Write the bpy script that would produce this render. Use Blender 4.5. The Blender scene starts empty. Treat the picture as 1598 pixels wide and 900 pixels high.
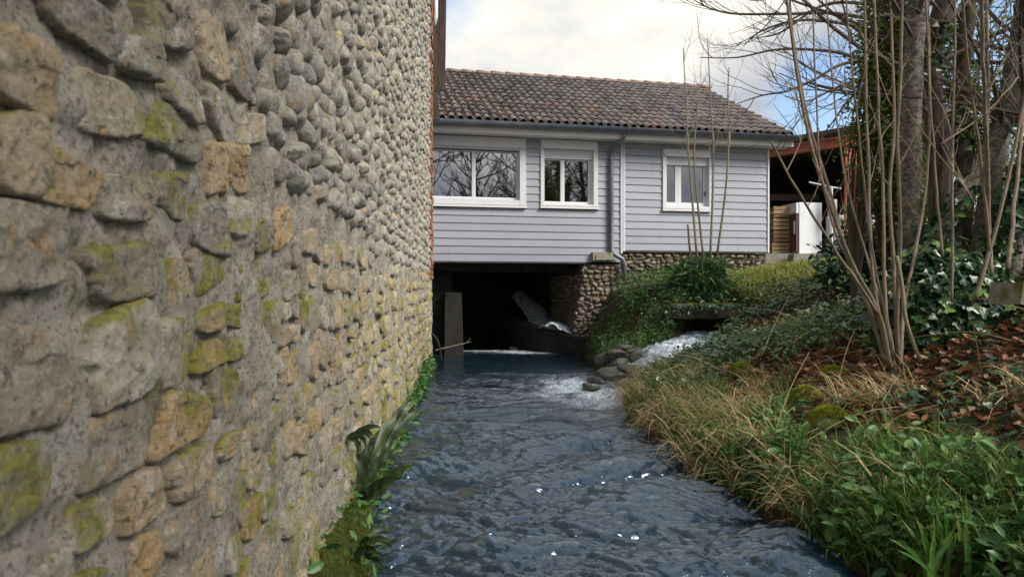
import bpy, math, random
import numpy as np
from mathutils import Vector, Matrix

R = math.radians
rnd = random.Random(7)
rng = np.random.default_rng(11)
scene = bpy.context.scene
col = scene.collection

# ------------------------------------------------------------------ camera
F = 1110.0                      # focal length in pixels of a 1598 px wide frame
CAM_Z = 1.2                     # eye height above the stream
cd = bpy.data.cameras.new('camera'); cam = bpy.data.objects.new('camera', cd); col.objects.link(cam)
cam.location = (0, 0, CAM_Z); cam.rotation_euler = (R(90), 0, 0)
cd.sensor_width = 36; cd.lens = 36 * F / 1598; cd.clip_start = .05; cd.clip_end = 2000
cd.dof.use_dof = True; cd.dof.focus_distance = 7.0; cd.dof.aperture_fstop = 7.0
scene.camera = cam

# ------------------------------------------------------------------ sky, sun, exposure
SUN_EL, SUN_AZ = 40, 122         # azimuth from +Y, clockwise positive
world = bpy.data.worlds.new('World'); scene.world = world; world.use_nodes = True
wt = world.node_tree; wt.nodes.clear()
def wn(t, **k):
    n = wt.nodes.new(t)
    for a, b in k.items(): setattr(n, a, b)
    return n
wo = wn('ShaderNodeOutputWorld'); bg = wn('ShaderNodeBackground'); bg.inputs['Strength'].default_value = .1
sky = wn('ShaderNodeTexSky', sky_type='NISHITA', sun_disc=False)
sky.sun_elevation = R(SUN_EL); sky.sun_rotation = R(SUN_AZ); sky.air_density = 1.0; sky.dust_density = .6; sky.ozone_density = 1.5
tc = wn('ShaderNodeTexCoord')
mp = wn('ShaderNodeMapping'); mp.inputs['Scale'].default_value = (1, 1, 1.9); mp.inputs['Location'].default_value = (.35, .1, .62)
wt.links.new(tc.outputs['Generated'], mp.inputs['Vector'])
n1 = wn('ShaderNodeTexNoise'); n1.inputs['Scale'].default_value = 2.1; n1.inputs['Detail'].default_value = 8; n1.inputs['Roughness'].default_value = .52
n2 = wn('ShaderNodeTexNoise'); n2.inputs['Scale'].default_value = 4.3; n2.inputs['Detail'].default_value = 7; n2.inputs['Roughness'].default_value = .5
wt.links.new(mp.outputs[0], n1.inputs['Vector']); wt.links.new(mp.outputs[0], n2.inputs['Vector'])
def wmath(op, a, b=None, clamp=False):
    n = wn('ShaderNodeMath', operation=op, use_clamp=clamp)
    for i, v in enumerate((a, b)):
        if v is None: continue
        if isinstance(v, (int, float)): n.inputs[i].default_value = v
        else: wt.links.new(v, n.inputs[i])
    return n.outputs[0]
def wlobe(px, py, width):       # how close a sky direction is to the one seen at that point
    d = Vector(((px-799)/F, 1, (450-py)/F)).normalized()
    n = wn('ShaderNodeVectorMath', operation='DOT_PRODUCT'); wt.links.new(tc.outputs['Generated'], n.inputs[0]); n.inputs[1].default_value = d
    return wmath('SUBTRACT', 1.0, wmath('DIVIDE', wmath('SUBTRACT', 1.0, n.outputs['Value']), 1-math.cos(R(width))), True)
# breaks in the cloud: noise, plus the three blue gaps that stand open over the house and trees
gap = wmath('ADD', wmath('ADD', wlobe(700, -50, 8), wlobe(1290, 140, 5)), wlobe(1590, 60, 9))
cover = wmath('SUBTRACT', wmath('ADD', n1.outputs['Fac'], wmath('ADD', .055, wmath('MULTIPLY', wlobe(850, 60, 34), .11))), wmath('MULTIPLY', gap, .27))
cr = wn('ShaderNodeMapRange'); cr.inputs['From Min'].default_value = .36; cr.inputs['From Max'].default_value = .56
wt.links.new(cover, cr.inputs['Value'])
shade = wn('ShaderNodeValToRGB')
e = shade.color_ramp.elements
e[0].position = .43; e[0].color = (2.35, 2.5, 2.85, 1); e[1].position = .72; e[1].color = (5.2, 5.0, 4.5, 1)
glow = wmath('MULTIPLY', wlobe(790, 50, 19), .20)     # cloud thins towards the hidden sun
wt.links.new(wmath('ADD', n2.outputs['Fac'], glow), shade.inputs['Fac'])
gl2 = wn('ShaderNodeMix', data_type='RGBA', blend_type='MIX')
mx = wn('ShaderNodeMix', data_type='RGBA')
wt.links.new(cr.outputs[0], mx.inputs[0]); wt.links.new(sky.outputs[0], mx.inputs[6]); wt.links.new(shade.outputs[0], mx.inputs[7])
wt.links.new(mx.outputs[2], bg.inputs['Color']); wt.links.new(bg.outputs[0], wo.inputs['Surface'])
wt.nodes.remove(gl2)

sd = bpy.data.lights.new('sun', 'SUN'); sd.energy = 2.3; sd.angle = R(26); sd.color = (1, .94, .84)
sun = bpy.data.objects.new('sun', sd); col.objects.link(sun)
sv = Vector((math.sin(R(SUN_AZ))*math.cos(R(SUN_EL)), math.cos(R(SUN_AZ))*math.cos(R(SUN_EL)), math.sin(R(SUN_EL))))
sun.rotation_euler = sv.to_track_quat('Z', 'Y').to_euler(); sun.location = (0, 0, 30)

vs = scene.view_settings; vs.view_transform = 'Standard'; vs.look = 'None'; vs.gamma = 1; vs.exposure = 1.15; vs.use_curve_mapping = False
scene.render.engine = 'CYCLES'
cy = scene.cycles; cy.use_denoising = True; cy.max_bounces = 6; cy.diffuse_bounces = 3; cy.glossy_bounces = 3
cy.transmission_bounces = 4; cy.transparent_max_bounces = 8; cy.sample_clamp_indirect = 6

# ------------------------------------------------------------------ helpers
def px(x, y, Y):                # the place at depth Y that the photograph shows at pixel (x, y)
    return np.array(((x-799)/F*Y, Y, CAM_Z-(y-450)/F*Y))

def _hash(ix, iy, seed):
    h = (ix.astype(np.int64)*374761393 + iy.astype(np.int64)*668265263 + seed*1274126177) & 0xffffffff
    h = ((h ^ (h >> 13))*1274126177) & 0xffffffff
    h = (h ^ (h >> 16)) & 0xffffffff
    return h/4294967295.0
def vn(x, y, seed=0):
    x = np.asarray(x, float); y = np.asarray(y, float)
    x0 = np.floor(x); y0 = np.floor(y); fx = x-x0; fy = y-y0
    fx = fx*fx*fx*(fx*(fx*6-15)+10); fy = fy*fy*fy*(fy*(fy*6-15)+10)
    ix = x0.astype(np.int64); iy = y0.astype(np.int64)
    a = _hash(ix, iy, seed); b = _hash(ix+1, iy, seed); c = _hash(ix, iy+1, seed); d = _hash(ix+1, iy+1, seed)
    return (a*(1-fx)+b*fx)*(1-fy)+(c*(1-fx)+d*fx)*fy
def fbm(x, y, oct=4, seed=0, gain=.5):
    s = 0; a = 1; t = 0
    for i in range(oct):
        s = s + a*vn(np.asarray(x)*2**i, np.asarray(y)*2**i, seed+i*17); t += a; a *= gain
    return s/t*2-1
def sstep(a, b, x):
    t = np.clip((np.asarray(x, float)-a)/(b-a), 0, 1); return t*t*(3-2*t)

def unit(v): return v/(np.linalg.norm(v, axis=-1, keepdims=True)+1e-9)
WL = {}
def place(o, loc, parent=None):
    WL[o.name] = np.array(loc, float)
    if parent is not None:
        o.parent = parent; o.location = Vector(np.array(loc)-WL[parent.name])
    else: o.location = Vector(loc)
def tag(o, label=None, cat=None, group=None, kind=None):
    if label: o['label'] = label
    if cat: o['category'] = cat
    if group: o['group'] = group
    if kind: o['kind'] = kind
    return o
def thing(name, loc, label, cat, group=None):
    o = bpy.data.objects.new(name, None); o.empty_display_size = .1; col.objects.link(o); place(o, loc)
    return tag(o, label, cat, group)
def mesh(name, V, FS, mat, parent=None, attrs=None, smooth=False, kind=None, base=False):
    """FS: list of (n,k) index arrays; V world coordinates. The origin goes to the middle (or base) of the mesh."""
    V = np.asarray(V, np.float64).reshape(-1, 3)
    if not isinstance(FS, list): FS = [FS]
    if len(FS) and not isinstance(FS[0], np.ndarray):
        by = {}
        for f in FS: by.setdefault(len(f), []).append(f)
        FS = [np.array(v) for v in by.values()]
    c = (V.min(0)+V.max(0))/2
    if base: c[2] = V[:, 2].min()
    me = bpy.data.meshes.new(name); L = V-c
    me.vertices.add(len(L)); me.vertices.foreach_set('co', L.astype(np.float32).ravel())
    tot = np.concatenate([np.full(len(f), f.shape[1]) for f in FS]); idx = np.concatenate([f.ravel() for f in FS])
    me.loops.add(len(idx)); me.loops.foreach_set('vertex_index', idx.astype(np.int32))
    me.polygons.add(len(tot)); st = np.concatenate(([0], np.cumsum(tot)[:-1]))
    me.polygons.foreach_set('loop_start', st.astype(np.int32)); me.polygons.foreach_set('loop_total', tot.astype(np.int32))
    me.polygons.foreach_set('use_smooth', np.full(len(tot), bool(smooth)))
    me.update(calc_edges=True); me.validate()
    for k, a in (attrs or {}).items():
        at = me.attributes.new(k, 'FLOAT', 'POINT'); at.data.foreach_set('value', np.asarray(a, np.float32))
    me.materials.append(mat)
    o = bpy.data.objects.new(name, me); col.objects.link(o); place(o, c, parent)
    if kind: o['kind'] = kind
    return o

class G:                        # gathers boxes, tubes, prisms in world coordinates
    def __init__(s): s.V = []; s.F = []; s.n = 0; s.A = []
    def add(s, V, Fs, a=None):
        V = np.asarray(V, float).reshape(-1, 3)
        s.V.append(V)
        for f in Fs: s.F.append([int(i)+s.n for i in f])
        s.n += len(V); s.A.append(np.full(len(V), rnd.random() if a is None else a)); return s
    def hexa(s, P):             # eight corners, bottom ring then top ring
        return s.add(P, [(3, 2, 1, 0), (4, 5, 6, 7), (0, 1, 5, 4), (1, 2, 6, 5), (2, 3, 7, 6), (3, 0, 4, 7)])
    def box(s, a, b):
        (x0, y0, z0), (x1, y1, z1) = a, b
        return s.hexa([(x0, y0, z0), (x1, y0, z0), (x1, y1, z0), (x0, y1, z0), (x0, y0, z1), (x1, y0, z1), (x1, y1, z1), (x0, y1, z1)])
    def tube(s, pts, rad, n=6, cap=True):
        pts = np.asarray(pts, float); m = len(pts)
        rad = np.full(m, rad) if np.isscalar(rad) else np.asarray(rad, float)
        T = np.gradient(pts, axis=0); T /= np.linalg.norm(T, axis=1)[:, None]+1e-9
        ref = np.array((0, 0, 1.)) if abs(T[0][2]) < .8 else np.array((1., 0, 0))
        N = np.empty_like(T); v = np.cross(T[0], ref)
        for i in range(m): v = v-T[i]*v.dot(T[i]); v = v/(math.sqrt(v.dot(v))+1e-9); N[i] = v
        B = np.cross(T, N)
        th = np.arange(n)/n*2*math.pi
        V = pts[:, None]+rad[:, None, None]*(np.cos(th)[None, :, None]*N[:, None]+np.sin(th)[None, :, None]*B[:, None])
        Fs = [(i*n+j, i*n+(j+1) % n, (i+1)*n+(j+1) % n, (i+1)*n+j) for i in range(m-1) for j in range(n)]
        if cap: Fs += [tuple(range(n-1, -1, -1)), tuple(range((m-1)*n, m*n))]
        return s.add(V, Fs)
    def build(s, name, mat, parent=None, smooth=False, kind=None, base=False):
        return mesh(name, np.concatenate(s.V), s.F, mat, parent, {'rnd': np.concatenate(s.A)}, smooth, kind, base)

def bez(pts, n):                # smooth curve through points
    P = np.asarray(pts, float); m = len(P)
    Q = np.vstack([2*P[0]-P[1], P, 2*P[-1]-P[-2]]); out = []
    for t in np.linspace(0, m-1-1e-6, n):
        i = int(t); f = t-i; a, b, c, d = Q[i:i+4]
        out.append(.5*((2*b)+(-a+c)*f+(2*a-5*b+4*c-d)*f*f+(-a+3*b-3*c+d)*f**3))
    return np.array(out)

# ------------------------------------------------------------------ materials
class Mt:
    def __init__(s, name, rough=.7, spec=.4):
        s.m = bpy.data.materials.new(name); s.m.use_nodes = True; s.t = s.m.node_tree
        s.b = s.t.nodes['Principled BSDF']; s.b.inputs['Roughness'].default_value = rough; s.b.inputs['Specular IOR Level'].default_value = spec
        s.g = None
    def n(s, t, **k):
        x = s.t.nodes.new(t)
        for a, b in k.items(): setattr(x, a, b)
        return x
    def put(s, v, i):
        if isinstance(v, (int, float)): i.default_value = v
        elif isinstance(v, tuple): i.default_value = v if len(v) == 4 or i.type == 'VECTOR' else (*v, 1)
        else: s.t.links.new(v, i)
    def pos(s, scale=(1, 1, 1)):
        if s.g is None: s.g = s.n('ShaderNodeNewGeometry')
        if scale == (1, 1, 1): return s.g.outputs['Position']
        q = s.n('ShaderNodeMapping'); q.inputs['Scale'].default_value = scale; s.t.links.new(s.g.outputs['Position'], q.inputs['Vector']); return q.outputs[0]
    def normz(s):
        if s.g is None: s.g = s.n('ShaderNodeNewGeometry')
        q = s.n('ShaderNodeSeparateXYZ'); s.t.links.new(s.g.outputs['Normal'], q.inputs[0]); return q.outputs[2]
    def posz(s):
        q = s.n('ShaderNodeSeparateXYZ'); s.put(s.pos(), q.inputs[0]); return q.outputs[2]
    def noise(s, scale, detail=5, rough=.55, stretch=(1, 1, 1), dist=0):
        q = s.n('ShaderNodeTexNoise'); q.inputs['Scale'].default_value = scale; q.inputs['Detail'].default_value = detail
        q.inputs['Roughness'].default_value = rough; q.inputs['Distortion'].default_value = dist
        s.put(s.pos(stretch), q.inputs['Vector']); return q.outputs['Fac']
    def voro(s, scale, feature='F1', out='Distance', stretch=(1, 1, 1)):
        q = s.n('ShaderNodeTexVoronoi', feature=feature); q.inputs['Scale'].default_value = scale
        s.put(s.pos(stretch), q.inputs['Vector']); return q.outputs[out]
    def attr(s, name='rnd'):
        q = s.n('ShaderNodeAttribute', attribute_name=name); return q.outputs['Fac']
    def ramp(s, fac, stops, interp='LINEAR'):
        q = s.n('ShaderNodeValToRGB'); cr = q.color_ramp; cr.interpolation = interp
        while len(cr.elements) < len(stops): cr.elements.new(.5)
        for el, (p, c) in zip(cr.elements, stops):
            el.position = p; el.color = (*c, 1) if isinstance(c, tuple) else (c, c, c, 1)
        s.put(fac, q.inputs['Fac']); return q.outputs['Color']
    def mix(s, fac, a, b, mode='MIX'):
        q = s.n('ShaderNodeMix', data_type='RGBA', blend_type=mode); s.put(fac, q.inputs[0]); s.put(a, q.inputs[6]); s.put(b, q.inputs[7]); return q.outputs[2]
    def math(s, op, a, b=0.0, clamp=False):
        q = s.n('ShaderNodeMath', operation=op, use_clamp=clamp); s.put(a, q.inputs[0]); s.put(b, q.inputs[1]); return q.outputs[0]
    def rng(s, v, a, b, lo=0.0, hi=1.0):
        q = s.n('ShaderNodeMapRange'); s.put(v, q.inputs['Value'])
        for k, x in zip(('From Min', 'From Max', 'To Min', 'To Max'), (a, b, lo, hi)): q.inputs[k].default_value = x
        return q.outputs[0]
    def color(s, c): s.put(c, s.b.inputs['Base Color']); return s
    def bump(s, h, strength=.5, dist=.01):
        q = s.n('ShaderNodeBump'); q.inputs['Strength'].default_value = strength; q.inputs['Distance'].default_value = dist
        s.put(h, q.inputs['Height'])
        if s.b.inputs['Normal'].is_linked: s.t.links.new(s.b.inputs['Normal'].links[0].from_socket, q.inputs['Normal'])
        s.t.links.new(q.outputs[0], s.b.inputs['Normal']); return s
    def translucent(s, c, fac=.3):
        q = s.n('ShaderNodeBsdfTranslucent'); s.put(c, q.inputs['Color']); x = s.n('ShaderNodeMixShader'); x.inputs[0].default_value = fac
        out = s.t.nodes['Material Output']; s.t.links.new(s.b.outputs[0], x.inputs[1]); s.t.links.new(q.outputs[0], x.inputs[2]); s.t.links.new(x.outputs[0], out.inputs['Surface']); return s

MAT = {}
def stone_mat(name, stops, moss=.55, mosscol=((.10, .105, .015), (.19, .17, .035)), rough=.85, white=True, low=True):
    k = Mt(name, rough, .3)
    c = k.ramp(k.attr(), stops)
    v = k.noise(9, 8, .65); c = k.mix(k.rng(v, .35, .72, 0, .75), c, k.ramp(k.noise(31, 5, .65), [(.3, (.15, .13, .10)), (.5, (.36, .32, .25)), (.70, (.56, .52, .43))]))
    c = k.mix(k.rng(k.noise(14, 5, .6, (1, 1, 1.4)), .55, .68, 0, .65), c, k.ramp(k.noise(4, 3), [(.4, (.42, .23, .075)), (.62, (.58, .38, .13))]))
    if white: c = k.mix(k.rng(k.noise(23, 8, .72, (1, .7, .45)), .55, .66, 0, .85), c, (.64, .62, .55))
    c = k.mix(k.rng(k.noise(52, 6, .68), .54, .66, 0, .75), c, (.045, .04, .035)); c = k.mix(k.rng(k.noise(80, 6, .7), .57, .68, 0, .6), c, (.66, .64, .57))
    c = k.mix(k.rng(k.noise(7, 7, .7, (1, 1, .5)), .60, .72, 0, .7), c, (.40, .38, .33))
    m = k.math('ADD', k.noise(3.6, 6, .62, (1, 1, 1)), k.math('MULTIPLY', k.normz(), .10))
    if low: m = k.math('ADD', m, k.rng(k.posz(), .2, 1.5, .055, -.035))
    c = k.mix(k.rng(m, moss, moss+.10, 0, .85), c, k.ramp(k.noise(45, 4, .7), [(.35, mosscol[0]), (.65, mosscol[1])]))
    k.color(c); k.bump(k.noise(24, 8, .72), 1.0, .022); k.bump(k.noise(120, 5, .7), .9, .005)
    return k.m
MAT['rubble'] = stone_mat('rubble_stone', [(0, (.24, .22, .185)), (.18, (.44, .39, .30)), (.36, (.56, .46, .30)), (.54, (.52, .33, .14)), (.70, (.60, .56, .47)), (.84, (.32, .30, .265)), (1, (.54, .38, .21))], .515, ((.11, .125, .012), (.34, .31, .04)))
MAT['cobble'] = stone_mat('river_cobble', [(0, (.19, .19, .185)), (.3, (.36, .345, .315)), (.6, (.47, .45, .40)), (.8, (.25, .26, .27)), (1, (.50, .46, .38))], .64, low=False, white=True)
MAT['footing'] = stone_mat('footing_stone', [(0, (.10, .088, .078)), (.4, (.19, .165, .14)), (.75, (.27, .23, .19)), (1, (.25, .16, .11))], .68, low=False, white=False)
k = Mt('lime_mortar', .95, .2)
c = k.ramp(k.noise(7, 6, .65), [(.3, (.30, .27, .215)), (.5, (.47, .43, .355)), (.7, (.60, .56, .47))])
c = k.mix(k.rng(k.voro(130), .15, .5, .5, 0), c, (.44, .41, .36)); c = k.mix(k.rng(k.noise(90, 3), .52, .66, 0, .7), c, (.12, .105, .09))
m_ = k.math('ADD', k.noise(4.2, 6, .62), k.rng(k.posz(), .2, 1.5, .05, -.04))
c = k.mix(k.rng(m_, .57, .69, 0, .75), c, k.ramp(k.noise(50, 4), [(.35, (.09, .095, .02)), (.65, (.17, .16, .045))]))
k.color(c); k.bump(k.noise(45, 7, .75), 1.0, .022); k.bump(k.noise(190, 4, .7), .9, .005); MAT['mortar'] = k.m
k = Mt('earth_bed', .95, .2); k.color(k.ramp(k.noise(12, 6, .65), [(.3, (.06, .05, .042)), (.7, (.18, .155, .13))])); k.bump(k.noise(40, 6, .7), .9, .015); MAT['bed'] = k.m
k = Mt('brick_red', .9, .2); k.color(k.ramp(k.attr(), [(0, (.20, .075, .045)), (.5, (.32, .14, .08)), (1, (.40, .24, .16))])); k.bump(k.noise(60), .6, .006); MAT['brick'] = k.m
k = Mt('dark_timber', .85, .2); k.color(k.ramp(k.noise(12, 5, .6, (3, 3, .3)), [(.3, (.035, .028, .026)), (.7, (.11, .085, .075))])); k.bump(k.noise(30, 4, .6, (3, 3, .2)), .7, .006); MAT['timber'] = k.m
k = Mt('painted_siding', .5, .4)
c = k.mix(k.rng(k.attr(), 0, 1, 0, 1), (.315, .335, .395), (.36, .38, .44)); c = k.mix(k.rng(k.noise(2.2, 5, .6, (1, 1, 2)), .45, .75, 0, .22), c, (.27, .28, .31))
c = k.mix(k.rng(k.noise(9, 5, .7, (.35, .35, 6)), .52, .75, 0, .18), c, (.47, .49, .56))
c = k.mix(k.rng(k.noise(3.2, 6, .65, (2.5, 2.5, .35)), .54, .72, 0, .3), c, (.24, .25, .275))
k.color(c); k.bump(k.noise(25, 4, .6, (.3, .3, 8)), .12, .003); MAT['siding'] = k.m
k = Mt('white_pvc', .4, .4); k.color(k.mix(k.rng(k.noise(6, 4), .5, .8, 0, .35), (.66, .68, .71), (.50, .50, .50))); MAT['pvc'] = k.m
k = Mt('fascia_paint', .5, .4); k.color(k.mix(k.rng(k.noise(5, 5, .6, (1, 1, 4)), .45, .75, 0, .5), (.76, .75, .76), (.56, .55, .55))); MAT['fascia'] = k.m
k = Mt('zinc_gutter', .42, .5); k.b.inputs['Metallic'].default_value = .25; k.color(k.ramp(k.noise(4, 5, .6), [(.35, (.115, .135, .165)), (.65, (.17, .19, .22))])); MAT['zinc'] = k.m
k = Mt('roof_tile', .9, .2)
c = k.ramp(k.attr(), [(0, (.10, .09, .095)), (.35, (.155, .137, .138)), (.6, (.20, .178, .176)), (.9, (.235, .20, .19)), (1, (.245, .165, .135))])
c = k.mix(k.rng(k.noise(22, 5, .65), .42, .7, 0, .6), c, (.26, .25, .24)); c = k.mix(k.rng(k.noise(14, 4, .6), .58, .7, 0, .6), c, (.10, .085, .075))
c = k.mix(k.rng(k.noise(1.1, 7, .68), .53, .68, 0, .5), c, (.15, .14, .085)); c = k.mix(k.rng(k.noise(38, 2), .70, .74, 0, .8), c, (.50, .48, .40))
c = k.mix(k.rng(k.noise(2.3, 5, .7), .70, .74, 0, .8), c, (.36, .27, .06))
k.color(c); k.bump(k.noise(70, 4), .5, .005); MAT['tile'] = k.m
k = Mt('ridge_tile', .9, .2); k.color(k.mix(k.rng(k.noise(20, 5, .65), .42, .68), k.ramp(k.attr(), [(0, (.25, .12, .085)), (1, (.33, .19, .14))]), (.22, .19, .15))); MAT['ridge'] = k.m
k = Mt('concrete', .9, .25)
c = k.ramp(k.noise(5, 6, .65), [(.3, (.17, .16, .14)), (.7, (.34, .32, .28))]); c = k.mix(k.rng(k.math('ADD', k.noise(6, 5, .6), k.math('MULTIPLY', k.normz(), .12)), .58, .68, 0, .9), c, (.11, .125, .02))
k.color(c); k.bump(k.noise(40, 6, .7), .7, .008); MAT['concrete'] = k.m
k = Mt('old_beam', .9, .25); c = k.ramp(k.noise(7, 6, .65), [(.3, (.035, .029, .022)), (.7, (.13, .105, .075))]); c = k.mix(k.rng(k.math('ADD', k.noise(9, 5, .6), k.math('MULTIPLY', k.normz(), .3)), .56, .68, 0, .95), c, k.ramp(k.noise(40), [(.4, (.09, .11, .015)), (.6, (.22, .22, .03))])); k.color(c); k.bump(k.noise(40, 6, .7), .8, .012); MAT['oldbeam'] = k.m
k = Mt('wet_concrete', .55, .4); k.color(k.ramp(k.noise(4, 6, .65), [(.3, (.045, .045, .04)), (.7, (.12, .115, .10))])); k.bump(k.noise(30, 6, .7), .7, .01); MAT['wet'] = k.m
k = Mt('shaded_damp_concrete', .7, .3); k.color(k.ramp(k.noise(4, 6, .65, (1, 1, .5)), [(.3, (.016, .015, .013)), (.7, (.055, .051, .043))])); k.bump(k.noise(30, 6, .7), .7, .012); MAT['shaded'] = k.m  # wet concrete darkened further: the culvert's shade is put into its colour
k = Mt('shaded_dark_stone', .8, .3); k.color(k.ramp(k.noise(5, 6, .65), [(.3, (.013, .013, .013)), (.7, (.04, .038, .036))])); k.bump(k.voro(9), .8, .03); MAT['cave'] = k.m  # bench is this dark itself; sluice wall and slab get shade as colour
k = Mt('room_dark', .9, .1); k.color((.10, .095, .09)); MAT['room'] = k.m
k = Mt('render_plain', .9, .2); k.color(k.ramp(k.noise(3), [(.3, (.36, .34, .30)), (.7, (.45, .43, .39))])); MAT['render'] = k.m
k = Mt('curtain', .9, .1); k.color(k.mix(k.rng(k.noise(30, 2, .5, (1, 1, .05)), .4, .6, 0, .3), (.72, .70, .66), (.45, .43, .42))); MAT['curtain'] = k.m
# double glazing: mirror coat over clear glass
gm = bpy.data.materials.new('double_glazing'); gm.use_nodes = True; t = gm.node_tree; t.nodes.clear()
o_ = t.nodes.new('ShaderNodeOutputMaterial'); gl = t.nodes.new('ShaderNodeBsdfGlossy'); gl.inputs['Roughness'].default_value = .01; gl.inputs['Color'].default_value = (.95, .96, 1, 1)
tr = t.nodes.new('ShaderNodeBsdfTransparent'); tr.inputs['Color'].default_value = (.72, .76, .78, 1); ms = t.nodes.new('ShaderNodeMixShader'); fr = t.nodes.new('ShaderNodeFresnel'); fr.inputs['IOR'].default_value = 3.2
t.links.new(fr.outputs[0], ms.inputs[0]); t.links.new(tr.outputs[0], ms.inputs[1]); t.links.new(gl.outputs[0], ms.inputs[2]); t.links.new(ms.outputs[0], o_.inputs[0]); MAT['glass'] = gm
k = Mt('red_steel', .55, .4); c = k.mix(k.rng(k.noise(7, 6, .65), .5, .68, 0, .7), (.52, .16, .10), (.30, .11, .075)); k.color(c); MAT['red'] = k.m
k = Mt('crate_wood', .8, .2); k.color(k.ramp(k.attr(), [(0, (.22, .15, .085)), (1, (.40, .29, .17))])); k.bump(k.noise(40, 3, .6, (.2, .2, 3)), .4, .003); MAT['crate'] = k.m
k = Mt('white_enamel', .35, .5); k.color(k.mix(k.rng(k.noise(4, 5), .52, .72, 0, .5), (.74, .76, .80), (.50, .50, .50))); MAT['enamel'] = k.m
k = Mt('brown_panel', .6, .3); k.color((.10, .055, .05)); MAT['brownp'] = k.m
k = Mt('corrugated_dark', .8, .2); k.color(k.ramp(k.noise(3), [(.3, (.045, .043, .045)), (.7, (.085, .08, .08))])); MAT['darkroof'] = k.m
k = Mt('black_rubber', .6, .3); k.color((.015, .015, .015)); MAT['rubber'] = k.m

def bark(name, stops, scale=14, moss=.62, stretch=(1, 1, .35)):
    k = Mt(name, .85, .2); c = k.ramp(k.noise(scale, 6, .65, stretch), stops)
    c = k.mix(k.rng(k.noise(5, 5, .6), moss, moss+.1, 0, .8), c, (.09, .10, .025))
    k.color(c); k.bump(k.noise(scale*1.6, 7, .75, stretch), 1.0, .02); return k.m
MAT['bark'] = bark('grey_bark', [(.35, (.07, .06, .05)), (.5, (.17, .15, .125)), (.66, (.33, .30, .26))], 22, .58, (1, 1, 1.5))
MAT['bark2'] = bark('brown_bark', [(.35, (.04, .032, .026)), (.65, (.16, .125, .10))], 26, .57)
MAT['hazel'] = bark('hazel_bark', [(.3, (.16, .125, .09)), (.7, (.33, .265, .20))], 18, .68)
MAT['sapling'] = bark('sapling_bark', [(.3, (.21, .17, .11)), (.7, (.34, .29, .20))], 18, .8)
MAT['twig'] = bark('twig_bark', [(.3, (.075, .06, .05)), (.7, (.14, .115, .095))], 18, .8)

def leaf(name, stops, rough=.45, tl=.25, spec=.45):
    k = Mt(name, rough, spec); c = k.ramp(k.attr(), stops); c = k.mix(k.rng(k.noise(60, 3), .45, .7, 0, .35), c, (.03, .04, .015)); k.color(c)
    if tl: k.translucent(c, tl)
    return k.m
MAT['grass'] = leaf('green_grass', [(0, (.06, .15, .03)), (.5, (.12, .26, .05)), (.85, (.22, .32, .06)), (1, (.36, .34, .11))], .5)
MAT['lawn'] = leaf('lawn_grass', [(0, (.16, .22, .04)), (.5, (.28, .33, .06)), (1, (.42, .38, .13))], .6)
MAT['straw'] = leaf('straw_grass', [(0, (.26, .17, .07)), (.4, (.46, .33, .16)), (1, (.68, .55, .34))], .6, .2, .3)
MAT['dead'] = leaf('dead_leaf', [(0, (.06, .03, .02)), (.35, (.17, .07, .036)), (.7, (.30, .125, .055)), (.93, (.40, .20, .10)), (1, (.52, .42, .26))], .55, .15, .4)
MAT['ivy'] = leaf('ivy_leaf', [(0, (.018, .05, .024)), (.5, (.036, .095, .045)), (.86, (.065, .145, .05)), (.95, (.17, .28, .06)), (1, (.30, .40, .08))], .33, .15, .55)
MAT['weed'] = leaf('weed_leaf', [(0, (.045, .12, .035)), (.5, (.085, .21, .055)), (1, (.19, .33, .08))], .4)
MAT['frosty'] = leaf('periwinkle_leaf', [(0, (.035, .075, .035)), (.6, (.065, .125, .06)), (1, (.15, .20, .12))], .3, .1, .6)
MAT['ever'] = leaf('evergreen_leaf', [(0, (.06, .11, .02)), (.5, (.14, .22, .035)), (1, (.32, .38, .08))], .35, .35)
MAT['fern'] = leaf('fern_frond', [(0, (.022, .04, .012)), (.6, (.04, .075, .02)), (1, (.10, .14, .04))], .45, .25)
MAT['moss'] = leaf('cushion_moss', [(0, (.05, .07, .008)), (.5, (.13, .16, .014)), (.75, (.28, .33, .02)), (1, (.48, .53, .05))], .8, .2, .2)

k = Mt('soil', .9, .2)
c = k.ramp(k.noise(6, 7, .65), [(.3, (.028, .020, .013)), (.5, (.062, .043, .028)), (.7, (.10, .07, .045))])
c = k.mix(k.rng(k.noise(2.3, 6, .65), .48, .62, 0, .85), c, k.ramp(k.noise(30, 4), [(.35, (.03, .045, .014)), (.65, (.075, .09, .026))]))
k.color(c); k.bump(k.noise(25, 6, .7), .9, .03); MAT['soil'] = k.m
k = Mt('rock_wet', .4, .5); c = k.ramp(k.noise(8, 6, .65), [(.3, (.03, .03, .03)), (.7, (.13, .125, .12))])
c = k.mix(k.rng(k.math('ADD', k.noise(5, 5), k.math('MULTIPLY', k.normz(), .12)), .62, .70, 0, .8), c, (.09, .10, .02)); k.color(c); k.bump(k.noise(30, 6, .7), .8, .01); MAT['rock'] = k.m

def water_mat(name, fine=1.0):
    k = Mt(name, .045, .5); k.b.inputs['IOR'].default_value = 2.0
    fm = k.attr('foam'); f = k.math('MULTIPLY', fm, k.rng(k.noise(13, 8, .72, (1, .55, 1), 1.2), .36, .60, .0, 1.5), True)
    deep = k.ramp(k.noise(1.4, 3), [(.3, (.008, .020, .034)), (.7, (.014, .034, .054))])
    k.color(k.mix(f, deep, (.72, .80, .88))); k.put(k.rng(f, 0, 1, .015, .8), k.b.inputs['Roughness'])
    k.put((.74, .88, 1.0), k.b.inputs['Specular Tint']); k.bump(k.noise(62, 1.5, .45, (.7, 1.35, 1), .6), .42*fine, .005)
    return k.m
MAT['water'] = water_mat('stream_water')

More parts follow.
